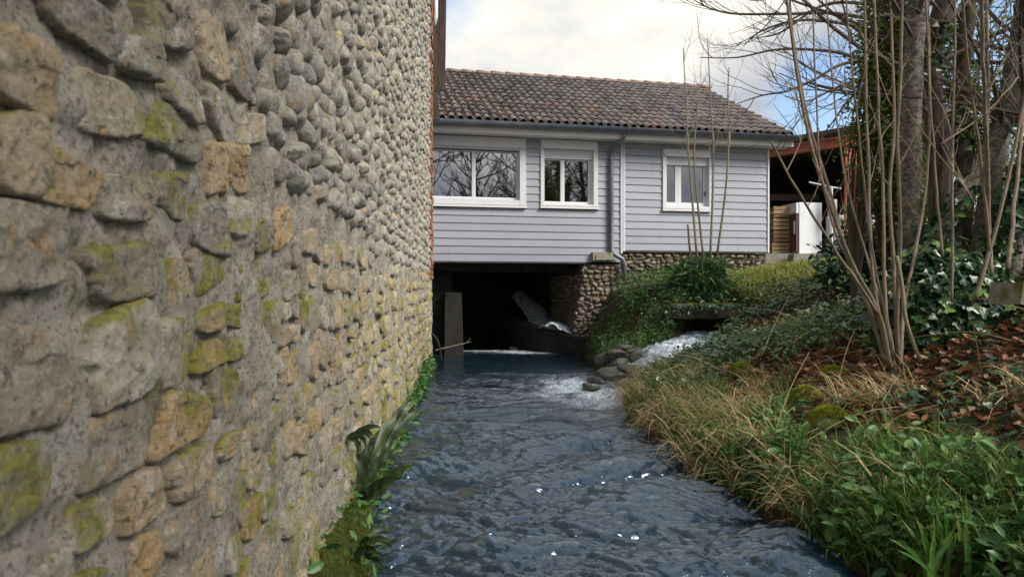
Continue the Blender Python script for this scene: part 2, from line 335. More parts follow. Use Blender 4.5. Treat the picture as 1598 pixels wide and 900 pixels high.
# ------------------------------------------------------------------ terrain
XR = np.array([(-6, 1.75), (0, 1.72), (2.6, 1.70), (2.96, 1.56), (3.1, 1.42), (3.8, 1.36), (4.44, 1.20), (5.55, 1.17), (6.3, 1.12), (7.0, 1.10), (7.8, 1.32), (8.6, 1.42), (9.2, 1.30), (10, 1.30), (11.5, 1.32), (14, 1.30), (30, 1.3)])
def xr(Y): return np.interp(Y, XR[:, 0], XR[:, 1])
CH = np.array([(2.95, 10.3, .62), (2.75, 10.05, .60), (2.5, 9.75, .56), (2.1, 9.25, .46), (1.75, 9.0, .36), (1.45, 8.75, .10), (1.1, 8.5, -.1)])   # side channel
CHS = bez(CH, 60)
def ground(X, Y):
    X = np.asarray(X, float); Y = np.asarray(Y, float)
    t = X-xr(Y)+.07*fbm(X*2.3, Y*2.3, 3, 5)
    tp = np.maximum(t, 0)
    z = .13*(1-np.exp(-tp/.09))+.325*tp
    z = np.where(z > 1.2, 1.2+(z-1.2)*.22, z)
    z = np.minimum(z, 1.75)
    z = np.where(t < 0, -.42*sstep(0, -.22, t), z)
    up = sstep(9.9, 10.5, Y)*sstep(1.55, 2.5, X)*(1-sstep(20, 40, Y))
    z = z+up*np.maximum(0, 1.12-z)*.85
    hb_ = sstep(10.4, 12.2, Y+.15*(X-1.5))*sstep(1.32, 2.0, X+.25*fbm(X*2, Y*2, 2, 19))*(1-sstep(20, 40, Y)); z = z+hb_*np.maximum(0, 1.20+.125*np.clip(X-2, 0, 4)-z)
    z = z+sstep(3.2, 5.0, X)*sstep(9.8, 8, Y)*sstep(1, 3, Y)*.15
    d = np.full(X.shape, 9.); cz = np.zeros(X.shape)
    for cx, cyy, c in CHS[::2]:
        q = np.hypot(X-cx, Y-cyy); m = q < d; d = np.where(m, q, d); cz = np.where(m, c, cz)
    w = sstep(.55, .24, d); z = z*(1-w)+np.minimum(z, cz-.12)*w
    z = z+(.035*fbm(X*3, Y*3, 4, 9)+.03*fbm(X*.7, Y*.7, 2, 3))*sstep(0.02, .3, t)
    left = sstep(-3.2, -4.5, X); z = z*(1-left)+.6*left
    return z
gx = np.unique(np.concatenate([np.linspace(-400, -10, 14), np.linspace(-10, .6, 22), np.linspace(.6, 4.2, 110), np.linspace(4.2, 9, 50), np.linspace(9, 30, 22), np.linspace(30, 400, 14)]))
gy = np.unique(np.concatenate([np.linspace(-400, -20, 14), np.linspace(-20, 0, 20), np.linspace(0, 13, 240), np.linspace(13, 25, 30), np.linspace(25, 900, 18)]))
def grid(nx, ny):
    i = np.arange(nx*ny).reshape(ny, nx); return np.stack([i[:-1, :-1].ravel(), i[:-1, 1:].ravel(), i[1:, 1:].ravel(), i[1:, :-1].ravel()], 1)
X, Y = np.meshgrid(gx, gy)
tag(mesh('ground', np.stack([X, Y, ground(X, Y)], -1), [grid(len(gx), len(gy))], MAT['soil'], smooth=True), kind='structure')

# ------------------------------------------------------------------ stream
def wall_x(Y): return -.58-.064*np.asarray(Y, float)
ys = np.unique(np.concatenate([np.linspace(-6, 1.2, 20), 1.2*(14.6/1.2)**np.linspace(0, 1, 760)])); us = np.linspace(0, 1, 300)
U, Yw = np.meshgrid(us, ys); xl = np.where(ys < 11.6, wall_x(ys)-.06, -2.6)[:, None]; xe = (xr(ys)+.12)[:, None]
Xw = xl+(xe-xl)*U
rap = sstep(11.2, 9.0, Yw)*(.55+.45*sstep(7.5, 4.5, Yw))+.10
wx = Xw+.10*fbm(Xw*1.6, Yw*1.6, 2, 31); wy = Yw+.12*fbm(Xw*1.5+9, Yw*1.5, 2, 37)
def chop(N, Ls, seed, kmin, kmax, power, head, spread):
    """Random sea patch from its spectrum: height and the sideways pull that sharpens crests; slopes have unit rms."""
    r = np.random.default_rng(seed); k = np.fft.fftfreq(N, Ls/N)*2*math.pi; KX, KY = np.meshgrid(k, k); K = np.hypot(KX, KY)+1e-9
    amp = np.where((K > kmin) & (K < kmax), K**(-power), 0)*np.abs(np.cos((np.arctan2(KY, KX)-head)))**spread
    Hk = amp*(r.normal(size=(N, N))+1j*r.normal(size=(N, N)))
    f = lambda z: np.real(np.fft.ifft2(z)); h = f(Hk); sx_, sy_ = f(1j*KX*Hk), f(1j*KY*Hk); q = 1/math.sqrt((sx_**2+sy_**2).mean())
    return h*q, f(-1j*KX/K*Hk)*q, f(-1j*KY/K*Hk)*q
def look(A, Ls, x, y):
    N = len(A); u = (x/Ls*N) % N; v = (y/Ls*N) % N; i = u.astype(int); j = v.astype(int); fu = u-i; fv = v-j; i %= N; j %= N; i1 = (i+1) % N; j1 = (j+1) % N
    return (A[j, i]*(1-fu)+A[j, i1]*fu)*(1-fv)+(A[j1, i]*(1-fu)+A[j1, i1]*fu)*fv
h1 = chop(512, 3.7, 5, 2*math.pi/.9, 2*math.pi/.10, 2.3, math.pi/2, 1.0); h2 = chop(512, 2.3, 8, 2*math.pi/.16, 2*math.pi/.032, 2.0, math.pi/2, .8)
patch = .55+.75*vn(wx*1.3, wy*.9, 58)
s1, s2 = .22, .34
H = .028*fbm(wx*1.1, wy*1.4, 2, 51)+s1*look(h1[0], 3.7, wx, wy)+s2*patch*look(h2[0], 2.3, wx, wy)
dX = s1*look(h1[1], 3.7, wx, wy)+s2*patch*look(h2[1], 2.3, wx, wy); dY = s1*look(h1[2], 3.7, wx, wy)+s2*patch*look(h2[2], 2.3, wx, wy)
H = H*rap; edge = sstep(0, .03, U)*sstep(1, .97, U)
crest = s2*patch*look(h2[0], 2.3, wx, wy)/(s2*h2[0].std())+.6*look(h1[0], 3.7, wx, wy)/h1[0].std()
foam = np.exp(-((Xw-.90-(Yw-8.8)*.05)/.48)**2-((Yw-8.6)/.95)**2)*1.5*(.65+.8*fbm(wx*3.5, wy*5, 3, 62))       # below the side channel
foam += .75*np.exp(-((Xw-1.2)/.22)**2-((Yw-7.6)/.7)**2)
foam += np.exp(-((Xw-.45)/.6)**2-((Yw-13.45)/.30)**2)*1.5+.8*np.exp(-((Xw+.6)/.9)**2-((Yw-13.7)/.15)**2)
foam += .22*np.exp(-((Xw-.2)/.9)**2-((Yw-8.4)/1.6)**2)*(.5+fbm(wx*4, wy*5, 3, 64))
foam += .07*sstep(1.7, 3.0, crest)*rap*sstep(9.8, 8.5, Yw)
H += foam*.012*fbm(Xw*14, Yw*14, 3, 63)
tag(mesh('stream', np.stack([Xw+.9*dX*rap*edge, Yw+.9*dY*rap, H], -1), [grid(len(us), len(ys))], MAT['water'], None, {'foam': foam.clip(0, 1).ravel()}, True), kind='structure')
# side channel tumbling down over rocks
n = 120; C = bez(CH, n); T = np.gradient(C[:, :2], axis=0); T /= np.linalg.norm(T, axis=1)[:, None]; N = np.stack([-T[:, 1], T[:, 0]], 1)
m = 26; s = np.linspace(-1, 1, m); wdt = np.interp(np.arange(n), [0, 40, 75, 119], [.36, .34, .42, .40])
P = C[:, None, :2]+N[:, None]*(s[None, :, None]*wdt[:, None, None])
ii = np.arange(n)[:, None]+0*s[None]
Z = C[:, None, 2]-.03+.05*fbm(P[..., 0]*7, P[..., 1]*7, 4, 71)+.025*np.abs(fbm(P[..., 0]*16, P[..., 1]*16, 3, 73))-.06*np.abs(s)[None]**3
Z += .07*np.exp(-((ii-70)/12.)**2)*(1-s[None]**2)
tag(mesh('side_channel', np.concatenate([P, Z[..., None]], -1), [grid(m, n)], MAT['water'], None, {'foam': (np.interp(ii, [0, 30, 48, 119], [0, .2, 1, 1])*(.75+.5*fbm(P[..., 0]*5, P[..., 1]*5, 3, 75))).clip(0, 1).ravel()}, True), kind='structure')

# ------------------------------------------------------------------ stones in a wall face
def stone_arrays(fr, s0, h0, a, b, p, D, q, ang, seed, nr, ns, rough=.10, sink=.03):
    """One stone: pillow of half size a,b on the face fr=(origin, along, up, outward)."""
    O, Uv, Vv, Nv = fr
    th = np.arange(ns)/ns*2*math.pi; c, s = np.cos(th), np.sin(th)
    if p > 2.75:                # broken rubble: an uneven polygon with worn corners
        rr = np.random.default_rng(int(seed*1000)); ph = np.array([0, .5, 1, 1.5])*math.pi+rr.normal(0, .16, 4); ph = np.append(ph, (rr.integers(0, 4, 3)+.5)*math.pi/2+rr.normal(0, .25, 3))
        dk = np.append(rr.uniform(.84, 1.06, 4), rr.uniform(.98, 1.3, 3)); cs = np.maximum(np.cos(th[:, None]-ph[None]), .05)
        rho = ((cs/dk)**9).sum(1)**(-1/9)*(1+.05*(2*vn(c*5+seed*3.1, s*5+seed, 3)-1)+.035*(2*vn(c*13+seed, s*13, 4)-1))
    else:
        rho = (np.abs(c)**p+np.abs(s)**p)**(-1/p)*(1+rough*(2*vn(c*1.7+seed*3.1, s*1.7+seed*1.7, 3)-1)*1.5)
    r = np.linspace(1, 0, nr+1)[:-1]**.75
    x = r[:, None]*(rho*c*a)[None]; y = r[:, None]*(rho*s*b)[None]
    x = np.append(x.ravel(), 0); y = np.append(y.ravel(), 0); r1 = np.append(np.repeat(r, ns), 0)
    ca, sa = math.cos(ang), math.sin(ang); X = x*ca-y*sa; Y = x*sa+y*ca
    S, Hh = s0+X, h0+Y
    tx, ty = (vn(seed*1.3, 5.1)-.5)*.6, (vn(seed*2.3, 9.7)-.5)*.6
    d = D*np.maximum(1-r1**q, 0)**.55
    body = 1-r1**4
    d = d+body*D*(tx*X/a+ty*Y/b)
    if p > 2.75:
        fl = fbm(S*7+seed, Hh*9+seed, 2, 15); d = d+body*(.010*np.round(fl*2.6)/2.6+.006*fbm(S*16+seed, Hh*22, 3, 5)+.004*fbm(S*48, Hh*48+seed, 2, 6))
    else:
        d = d+body*(.16*D*fbm(S*14+seed, Hh*14, 3, 5)*1.6)
    d[:ns] = -sink
    V = O+S[:, None]*Uv+Hh[:, None]*Vv+d[:, None]*Nv
    i = np.arange(nr*ns).reshape(nr, ns); j = np.roll(i, -1, 1)
    quads = np.stack([i[:-1].ravel(), j[:-1].ravel(), j[1:].ravel(), i[1:].ravel()], 1)
    tris = np.stack([i[-1], j[-1], np.full(ns, nr*ns)], 1)
    return V, quads, tris
def lay_stones(fr, specs, name, mat, parent, stuff_name, limit=300, hi=120):
    """specs: (visible size, s0,h0,a,b,p,D,q,ang); the largest become parts, the rest one mesh."""
    specs = sorted(specs, key=lambda z: -z[0]); VV = []; Q = []; T3 = []; A = []; n0 = 0
    for i, (_, *sp) in enumerate(specs):
        nr, ns = (20, 56) if i < hi else ((8, 24) if i < limit else (4, 12))
        V, q, t = stone_arrays(fr, *sp, seed=rnd.random()*50, nr=nr, ns=ns)
        a = rnd.random()
        if i < limit: mesh(name, V, [q, t], mat, parent, {'rnd': np.full(len(V), a)}, True)
        else: VV.append(V); Q.append(q+n0); T3.append(t+n0); A.append(np.full(len(V), a)); n0 += len(V)
    if VV: mesh(stuff_name, np.concatenate(VV), [np.concatenate(Q), np.concatenate(T3)], mat, parent, {'rnd': np.concatenate(A)}, True, 'stuff')

# ------------------------------------------------------------------ the mill whose wall rises from the stream
LW = math.hypot(.064, 1); Wd = np.array((-.064, 1, 0))/LW; Wn = np.array((1, .064, 0))/LW; UP = np.array((0, 0, 1.))
W0 = np.array((-.58, 0, 0)); SE = 11.52; WF = (W0, Wd, UP, Wn)
mill = thing('stone_mill', W0+Wd*5-Wn*2, 'tall rubble and river-cobble mill wall rising straight out of the stream', 'building')
ss = np.unique(np.concatenate([np.linspace(-3, .7, 12), .7*(SE/.7)**np.linspace(0, 1, 520)])); hs = np.unique(np.concatenate([np.linspace(-.5, 2.2, 190), np.linspace(2.2, 6.8, 150)]))
S, Hh = np.meshgrid(ss, hs)
d = .012+.020*fbm(S*6, Hh*6, 4, 81)+.014*fbm(S*24, Hh*24, 3, 83)+.010*fbm(S*1.1, Hh*1.1, 2, 85)
mesh('mortar_face', W0+S[..., None]*Wd+Hh[..., None]*UP+d[..., None]*Wn, [grid(len(ss), len(hs))], MAT['mortar'], mill, None, True)
g = G(); A0 = W0-Wd*3-Wn*.06; A1 = W0+Wd*SE-Wn*.06; B1 = A1-Wn*6; B0 = A0-Wn*6
g.hexa([A0-UP*.5, A1-UP*.5, B1-UP*.5, B0-UP*.5, A0+UP*6.8, A1+UP*6.8, B1+UP*6.8, B0+UP*6.8]); g.build('wall_core', MAT['render'], mill)
g = G(); q0, q1 = A0+Wn*.5+UP*6.7, A1+Wn*.5+Wd*.2+UP*6.7; r0, r1 = A0-Wn*3+UP*8.6, A1-Wn*3+Wd*.2+UP*8.6; l0, l1 = B0-Wn*.4+UP*6.7, B1-Wn*.4+Wd*.2+UP*6.7
for a, b, c, d_ in ((q0, q1, r1, r0), (r0, r1, l1, l0)):
    g.hexa([a, b, c, d_, a+UP*.12, b+UP*.12, c+UP*.12, d_+UP*.12])
g.build('roof', MAT['darkroof'], mill)

def HB(s): return 1.36+.18*float(fbm(np.array(s*.9), np.array(3.), 3, 91))+.42*float(sstep(2.1, 1.5, s))
rub = []; h = -.12; cobb = []
while h < 2.0:
    ch = rnd.uniform(.075, .165); s0 = .45+rnd.uniform(0, .2)
    while s0 < SE-.2:
        w = rnd.uniform(.09, .30)*(1 if ch > .12 else .8); sc = s0+w/2; hb = HB(s0)
        if h+ch/2 < hb:
            D = rnd.uniform(.014, .036); j = rnd.uniform(.0, .010)
            if w < .2 and ch > .13 and rnd.random() < .5:
                for kk in (0, 1):
                    rub.append((w*ch/2/sc**2, sc, h+ch*(.25+.5*kk), w/2-j, ch/4-j*.7, rnd.uniform(3, 6), D, rnd.uniform(14, 30), rnd.gauss(0, .06)))
            else:
                rub.append((w*ch/sc**2, sc+rnd.gauss(0, .012), h+ch/2+rnd.gauss(0, .017), (w/2-j)*rnd.uniform(.92, 1.05), (ch/2-j)*rnd.uniform(.78, 1.16), rnd.uniform(2.8, 6), D, rnd.uniform(14, 30), rnd.gauss(0, .12)))
        s0 += w
    h += ch
h = 1.2
while h < 6.75:
    ch = rnd.uniform(.078, .125); s0 = .4+rnd.uniform(0, .15)
    while s0 < SE-.9:
        w = rnd.uniform(.08, .19); sc = s0+w/2; hb = HB(s0)
        if h > hb+.01 and h < 1.2+.43*sc+.5 and rnd.random() < .93:
            r_ = rnd.uniform(.68, 1.12)
            cobb.append((w*ch/sc**2, sc+rnd.gauss(0, .012), h+ch/2+rnd.gauss(0, .014), w/2*.97*r_, ch/2*1.03*r_, rnd.uniform(2, 2.7), rnd.uniform(.026, .056), rnd.uniform(2, 3.4), rnd.gauss(.12, .3)))
        s0 += w
    h += ch
lay_stones(WF, rub, 'stone', MAT['rubble'], mill, 'distant_rubble')
lay_stones(WF, cobb, 'cobble', MAT['cobble'], mill, 'distant_cobbles')
# brick quoin at the far corner
g = G(); h = 1.35
while h < 6.7:
    s1 = SE+.012; k_ = rnd.choice((3, 4))
    for q in range(k_):
        w = .215; o = rnd.uniform(.0, .03)
        a = W0+Wd*(s1-w)+UP*h-Wn*.05; b = W0+Wd*(s1-.01)+UP*h-Wn*.05; dn = Wn*(.075+o)
        g.hexa([a, b, b+dn, a+dn, a+UP*.062, b+UP*.062, b+dn+UP*.062, a+dn+UP*.062]); s1 -= w+.012
    h += .077
g.build('brick_quoin', MAT['brick'], mill, kind='stuff')
# timber hanging past the far corner, and the white flue above
def wp(s, h, d): return W0+Wd*s+UP*h+Wn*d
g = G()
for q in range(2):
    a, b = .035+q*.10, .13+q*.10
    z0 = 4.40+q*.02
    g.hexa([wp(11.56, z0, a), wp(11.63, z0, a), wp(11.63, z0, b), wp(11.56, z0, b), wp(11.56, 6.6, a), wp(11.63, 6.6, a), wp(11.63, 6.6, b+.03), wp(11.56, 6.6, b+.03)])
g.build('hoist_boards', MAT['timber'], mill)
g = G(); g.hexa([wp(11.54, 3.93, .0), wp(11.6, 3.93, .0), wp(11.6, 3.93, .15), wp(11.54, 3.93, .15), wp(11.54, 4.33, .0), wp(11.6, 4.33, .0), wp(11.6, 4.40, .11), wp(11.54, 4.40, .11)])
g.build('timber_bracket', MAT['timber'], mill)
g = G(); g.tube([wp(11.4, 6.5, .09), wp(11.4, 5.55, .09), wp(11.4, 5.40, .06)], .035, 10); g.build('flue_pipe', MAT['pvc'], mill, True)

# ------------------------------------------------------------------ grey timber house over the stream
hu = np.array((.979, .204, 0)); hn = np.array((-.204, .979, 0)); H0 = np.array((-1.43, 12.5, 0))
def fa(x, y):                   # facade point (along, height) shown at a pixel
    k = (x-799)/F; a = (12.5*k+1.43)/(.979-.204*k); return a, CAM_Z-(y-450)/F*(12.5+.204*a)
def hp(a, z, d): return H0+hu*a+UP*z-hn*d            # d: towards the stream
def hbox(g, a0, a1, z0, z1, d0, d1):
    return g.hexa([hp(a0, z0, d1), hp(a1, z0, d1), hp(a1, z0, d0), hp(a0, z0, d0), hp(a0, z1, d1), hp(a1, z1, d1), hp(a1, z1, d0), hp(a0, z1, d0)])
AL = -3.6; AM = fa(971, 300)[0]; AR = fa(1199, 300)[0]; ZL = fa(800, 408)[1]; ZR = fa(1100, 392)[1]; ZT = fa(800, 205)[1]+.02
house = thing('timber_house', hp(2, ZL, -2), 'single-storey house with pale grey board siding and curved-tile roof spanning the stream', 'house')
def win(x0, y0, x1, y1, x2, y2, x3, y3):              # outer corners, then pane corners
    a0, zt = fa(x0, y0); a1, zb = fa(x1, y1); b0, pt = fa(x2, y2); b1, pb = fa(x3, y3); return a0, a1, zb, zt, b0, b1, pb, pt
WIN = [list(win(672, 212, 820, 321, 680, 232, 808, 312)), list(win(843, 219, 932, 323, 847, 247, 923, 319)), list(win(1033, 234, 1107, 327, 1037, 257, 1103, 322))]
WIN[0][0] = -.75; WIN[0][4] = -.62
# sheathing with openings
g = G()
def sheath(a0, a1, z0, z1, ws):
    cuts = [a0]+[v for w in ws for v in (w[0]+.02, w[1]-.02)]+[a1]
    for i in range(0, len(cuts), 2): hbox(g, cuts[i], cuts[i+1], z0, z1, -.12, 0)
    for w in ws: hbox(g, w[0]+.02, w[1]-.02, z0, w[2]+.02, -.12, 0); hbox(g, w[0]+.02, w[1]-.02, w[3]-.02, z1, -.12, 0)
sheath(AL, AM, ZL+.01, ZT, WIN[:2]); sheath(AM, AR-.01, ZR+.01, ZT, WIN[2:])
DEPTH = 7.0
hbox(g, AL, AL+.15, ZL, ZT, -DEPTH, -.13); hbox(g, AR-.16, AR-.01, ZR, ZT, -DEPTH, -.13); hbox(g, AL, AR-.01, ZL, ZT, -DEPTH-.15, -DEPTH-.01)
hbox(g, AL+.16, AR-.17, ZT-.05, ZT, -DEPTH, -.13)
g.build('wall', MAT['room'], house)
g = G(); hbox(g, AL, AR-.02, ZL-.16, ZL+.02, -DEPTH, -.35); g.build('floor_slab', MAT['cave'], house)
# boards
E = .136
def boards(a0, a1, z0, ws):
    z = z0
    while z < ZT-.02:
        zt = min(z+E, ZT); seg = [(a0, a1)]
        for w in ws:
            ov = min(zt, w[3])-max(z, w[2])
            if ov > .045:
                seg = [q for (p0, p1) in seg for q in ((p0, min(p1, w[0]+.01)), (max(p0, w[1]-.01), p1)) if q[1]-q[0] > .02]
        for p0, p1 in seg:
            zz = zt-.004
            g = G(); g.hexa([hp(p0, z, .028), hp(p1, z, .028), hp(p1, z, .003), hp(p0, z, .003), hp(p0, zz, .013), hp(p1, zz, .013), hp(p1, zz, .003), hp(p0, zz, .003)])
            g.build('siding_board', MAT['siding'], house)
        z = zt
boards(AL, AM-.05, ZL, WIN[:2]); boards(AM+.045, AR-.04, ZR, WIN[2:])
g = G(); hbox(g, AM-.045, AM-.008, ZR-.06, ZT, .003, .045); g.build('corner_trim', MAT['pvc'], house)
g = G(); hbox(g, AM+.004, AM+.04, ZR-.02, ZT, .003, .045); g.build('corner_trim', MAT['pvc'], house)
g = G(); hbox(g, AR-.035, AR, ZR-.02, ZT, -.1, .04); g.build('corner_trim', MAT['pvc'], house)
g = G(); hbox(g, AM+.05, AR-.04, ZR-.035, ZR-.004, .0, .03); g.build('drip_strip', MAT['darkroof'], house)
g = G(); hbox(g, AL, fa(920, 408)[0], ZL-.03, ZL-.004, .0, .03); g.build('drip_strip', MAT['darkroof'], house)
# windows
for wi, w in enumerate(WIN):
    a0, a1, zb, zt, b0, b1, pb, pt = w
    g = G(); hbox(g, a0, b0+.02, zb, zt, -.10, .05); hbox(g, b1+.03, a1, zb, zt, -.10, .05); hbox(g, b0+.02, b1+.03, zb, pb-.01, -.10, .045)
    if wi == 0: hbox(g, b0+.02, b1+.03, pt+.02, zt, -.10, .045)
    wo_ = g.build('window', MAT['pvc'], house)
    g = G()
    bx = {0: .17, 1: .15, 2: .12}[wi]
    g.hexa([hp(a0+.02, zt-bx, .055), hp(a1-.02, zt-bx, .055), hp(a1-.02, zt-bx, -.02), hp(a0+.02, zt-bx, -.02), hp(a0+.02, zt+.01, .055), hp(a1-.02, zt+.01, .055), hp(a1-.02, zt+.01, -.02), hp(a0+.02, zt+.01, -.02)])
    V = np.concatenate(g.V); V[[0, 1]] += -hn*.03; V[[4, 5]] += -hn*.015; g.V = [V]; g.build('shutter_box', MAT['pvc'], wo_)
    if wi:
        z = pt; 
        while z < zt-bx-.002:
            z1 = min(z+.042, zt-bx); g = G(); hbox(g, b0+.022, b1+.028, z+.004, z1, -.035, -.008); g.build('shutter_slat', MAT['pvc'], wo_); z = z1
    mid = {0: fa(740, 270)[0], 1: fa(879, 280)[0], 2: fa(1060, 290)[0]}[wi]
    fr_ = .028 if wi < 2 else .03
    for (p0, p1) in ((b0+.02, mid-fr_/2), (mid+fr_/2, b1+.03)):
        sash = G(); f = {0: .02, 1: .022, 2: .045}[wi]; r_ = .075 if (wi == 1 and p1 > mid+.1) else ({0: .045, 2: .075}.get(wi, f) if p1 > mid+.1 else f)
        dd = -.075
        hbox(sash, p0, p0+f, pb, pt, dd-.03, dd+.03); hbox(sash, p1-r_, p1, pb, pt, dd-.03, dd+.03); hbox(sash, p0+f, p1-r_, pb, pb+f+.02, dd-.03, dd+.028); hbox(sash, p0+f, p1-r_, pt-.02, pt, dd-.03, dd+.028)
        sash.build('sash', MAT['pvc'] if wi != 1 else MAT['fascia'], wo_)
        pg = G(); hbox(pg, p0+f-.005, p1-r_+.005, pb+f+.015, pt-.015, dd-.006, dd+.006); pg.build('pane', MAT['glass'], wo_)
        if wi == 2:
            m = 40; aa = np.linspace(p0+f-.03, p1-r_+.02, m); dz = -.20+.018*np.sin(np.arange(m)*1.3)+.008*np.sin(np.arange(m)*.47)
            V = np.concatenate([[hp(a, pb-.03, q) for a, q in zip(aa, dz)], [hp(a, pt+.05, q*.98-.004) for a, q in zip(aa, dz)]])
            mesh('curtain', V, [np.array([(i, i+1, m+i+1, m+i) for i in range(m-1)])], MAT['curtain'], wo_, None, True)
    g = G(); hbox(g, mid-fr_/2+.001, mid+fr_/2-.001, pb, pt, -.105, -.042); g.build('mullion', MAT['pvc'], wo_)
    if wi == 2:
        g = G(); hbox(g, b1-.03, b1-.018, pb+.20, pb+.29, -.045, -.02); g.build('handle', MAT['darkroof'], wo_)
    g = G(); g.hexa([hp(a0-.01, zb-.05, .075), hp(a1+.01, zb-.05, .075), hp(a1+.01, zb-.05, .0), hp(a0-.01, zb-.05, .0), hp(a0-.01, zb-.012, .075), hp(a1+.01, zb-.012, .075), hp(a1+.01, zb-.002, .0), hp(a0-.01, zb-.002, .0)])
    g.build('sill', MAT['fascia'], wo_)
# roof
OV = .38; ARR = fa(1222, 215)[0]-.02; TANP = .52; RUN = 3.75; ZE = fa(800, 196)[1]-.06
def rp(a, v, up=0):             # a along, v horizontal run from the eave edge
    return hp(a, ZE+v*TANP+up, OV-v)
AE0 = AL-.4
g = G()
for sgn in (0, 1):
    P = lambda a, v, up: rp(a, v, up) if sgn == 0 else hp(a, ZE+(2*RUN-v)*TANP+up, OV-v)
    v0, v1 = (0.02, RUN) if sgn == 0 else (RUN, 2*RUN)
    g.hexa([P(AE0, v0, -.06), P(ARR, v0, -.06), P(ARR, v1, -.06), P(AE0, v1, -.06), P(AE0, v0, .0), P(ARR, v0, .0), P(ARR, v1, .0), P(AE0, v1, .0)])
g.add([hp(AR-.05, ZE, 0), hp(AR-.05, ZE, -2*RUN+.8), hp(AR-.05, ZE+RUN*TANP-.1, -RUN+.4)], [(0, 1, 2)])
roof = g.build('roof', MAT['darkroof'], house)
SL = math.hypot(1, TANP); slope = (hn+UP*TANP)/SL; rnrm = (UP-hn*TANP)/SL
TW = .157; ROW = .305/SL; ncol = int((ARR-AE0)/TW); nrow = int(round(RUN/ROW)); ROW = RUN/nrow; PA0 = ARR-ncol*TW
m = 9; L_ = ROW*SL*1.18
def tile_mesh():
    V = []
    for e_, (t_, lift) in enumerate(((-.02, .056), (L_, .016))):
        for th in (0, .014):
            for i in range(m):
                x = i/(m-1); w = x*(TW*1.12)
                hgt = .062*math.sin(min(x/.68, 1)*math.pi)**.8 if x < .68 else -.012*math.sin((x-.68)/.32*math.pi)
                V.append(hu*w*(1-.04*e_)+slope*t_+rnrm*(hgt+lift-th))
    Fs = []
    i0 = lambda e_, b, i: (e_*2+b)*m+i
    for i in range(m-1):
        Fs += [(i0(0, 0, i), i0(0, 0, i+1), i0(1, 0, i+1), i0(1, 0, i)), (i0(0, 1, i), i0(1, 1, i), i0(1, 1, i+1), i0(0, 1, i+1)), (i0(0, 1, i), i0(0, 1, i+1), i0(0, 0, i+1), i0(0, 0, i))]
    Fs += [(i0(0, 0, 0), i0(1, 0, 0), i0(1, 1, 0), i0(0, 1, 0)), (i0(0, 0, m-1), i0(0, 1, m-1), i0(1, 1, m-1), i0(1, 0, m-1))]
    return np.array(V), np.array(Fs)
TV, TF = tile_mesh(); spots = []
for r_ in range(nrow):
    for c_ in range(ncol):
        p = rp(PA0+c_*TW, r_*ROW, .0)
        x = 799+F*p[0]/p[1]
        if x < 640: vis = -1
        else: vis = 1/p[1]**2*(1-.002*r_)
        spots.append((vis, r_, p))
spots.sort(key=lambda q: -q[0]); VV = []; FF = []; AA = []; n0 = 0
tmeshes = []
for i in range(12):
    me = bpy.data.meshes.new('tile'); me.from_pydata([tuple(v) for v in TV], [], [tuple(f) for f in TF]); me.materials.append(MAT['tile'])
    at = me.attributes.new('rnd', 'FLOAT', 'POINT'); at.data.foreach_set('value', np.full(len(TV), i/11, np.float32)); me.polygons.foreach_set('use_smooth', np.ones(len(TF), bool)); tmeshes.append(me)
for i, (vis, r_, p) in enumerate(spots):
    jit = hu*rnd.gauss(0, .004)+slope*rnd.gauss(0, .008)+rnrm*abs(rnd.gauss(0, .004))
    if i < 300 and vis > 0:
        o = bpy.data.objects.new('tile', rnd.choice(tmeshes)); col.objects.link(o); place(o, p+jit, roof); o.rotation_euler = (rnd.gauss(0, .012), rnd.gauss(0, .012), rnd.gauss(0, .02))
    else:
        VV.append(TV+p+jit); FF.append(TF+n0); AA.append(np.full(len(TV), rnd.random())); n0 += len(TV)
mesh('upper_tiles', np.concatenate(VV), [np.concatenate(FF)], MAT['tile'], roof, {'rnd': np.concatenate(AA)}, True, 'stuff')
a = AE0
while a < ARR-.1:
    g = G(); n_ = 7; prof = [(math.cos(q*math.pi/(n_-1)), math.sin(q*math.pi/(n_-1))) for q in range(n_)]
    V = []
    for (aa, sc, lf) in ((a-.02, 1.0, .0), (a+.36, .86, -.012)):
        for c_, s_ in prof: V.append(rp(aa, RUN, .03+lf)+hn*c_*.10*sc+UP*s_*.085*sc)
    g.add(V, [(i, i+1, n_+i+1, n_+i) for i in range(n_-1)]+[tuple(range(n_-1, -1, -1)), tuple(range(n_, 2*n_))])
    g.build('ridge_tile', MAT['ridge'], roof, True); a += .335
# gutter, fascia, soffit
g = G(); n_ = 8; V = []
for aa in (AE0, ARR+.06):
    for q in range(n_):
        th = math.pi*q/(n_-1); V.append(hp(aa, ZE-.0-.082*math.sin(th), OV+.055-.08*math.cos(th+math.pi)))
    V += [hp(aa, ZE+.012, OV+.13), hp(aa, ZE+.012, OV+.118)]
mm = n_+2
g.add(V, [(i, i+1, mm+i+1, mm+i) for i in range(mm-1)]+[tuple(range(mm)), tuple(range(2*mm-1, mm-1, -1))]); g.build('gutter', MAT['zinc'], house, True)
g = G(); hbox(g, AE0, ARR+.02, ZE-.17, ZE-.045, OV-.06, OV-.03); g.build('fascia', MAT['fascia'], house)
g = G(); hbox(g, AE0, ARR, ZE-.16, ZE-.14, .0, OV-.061); g.build('soffit', MAT['fascia'], house)
dp = [(962, 213, OV+.04), (962, 222, OV-.02), (953, 233, .08), (952, 250, .07), (952, 330, .07), (952, 392, .07), (957, 398, .10), (968, 405, .13), (970, 412, .13), (970, 432, .13)]
g = G(); g.tube([hp(*fa(x, y), d) for x, y, d in dp], .042, 12); g.build('downpipe', MAT['zinc'], house, True)
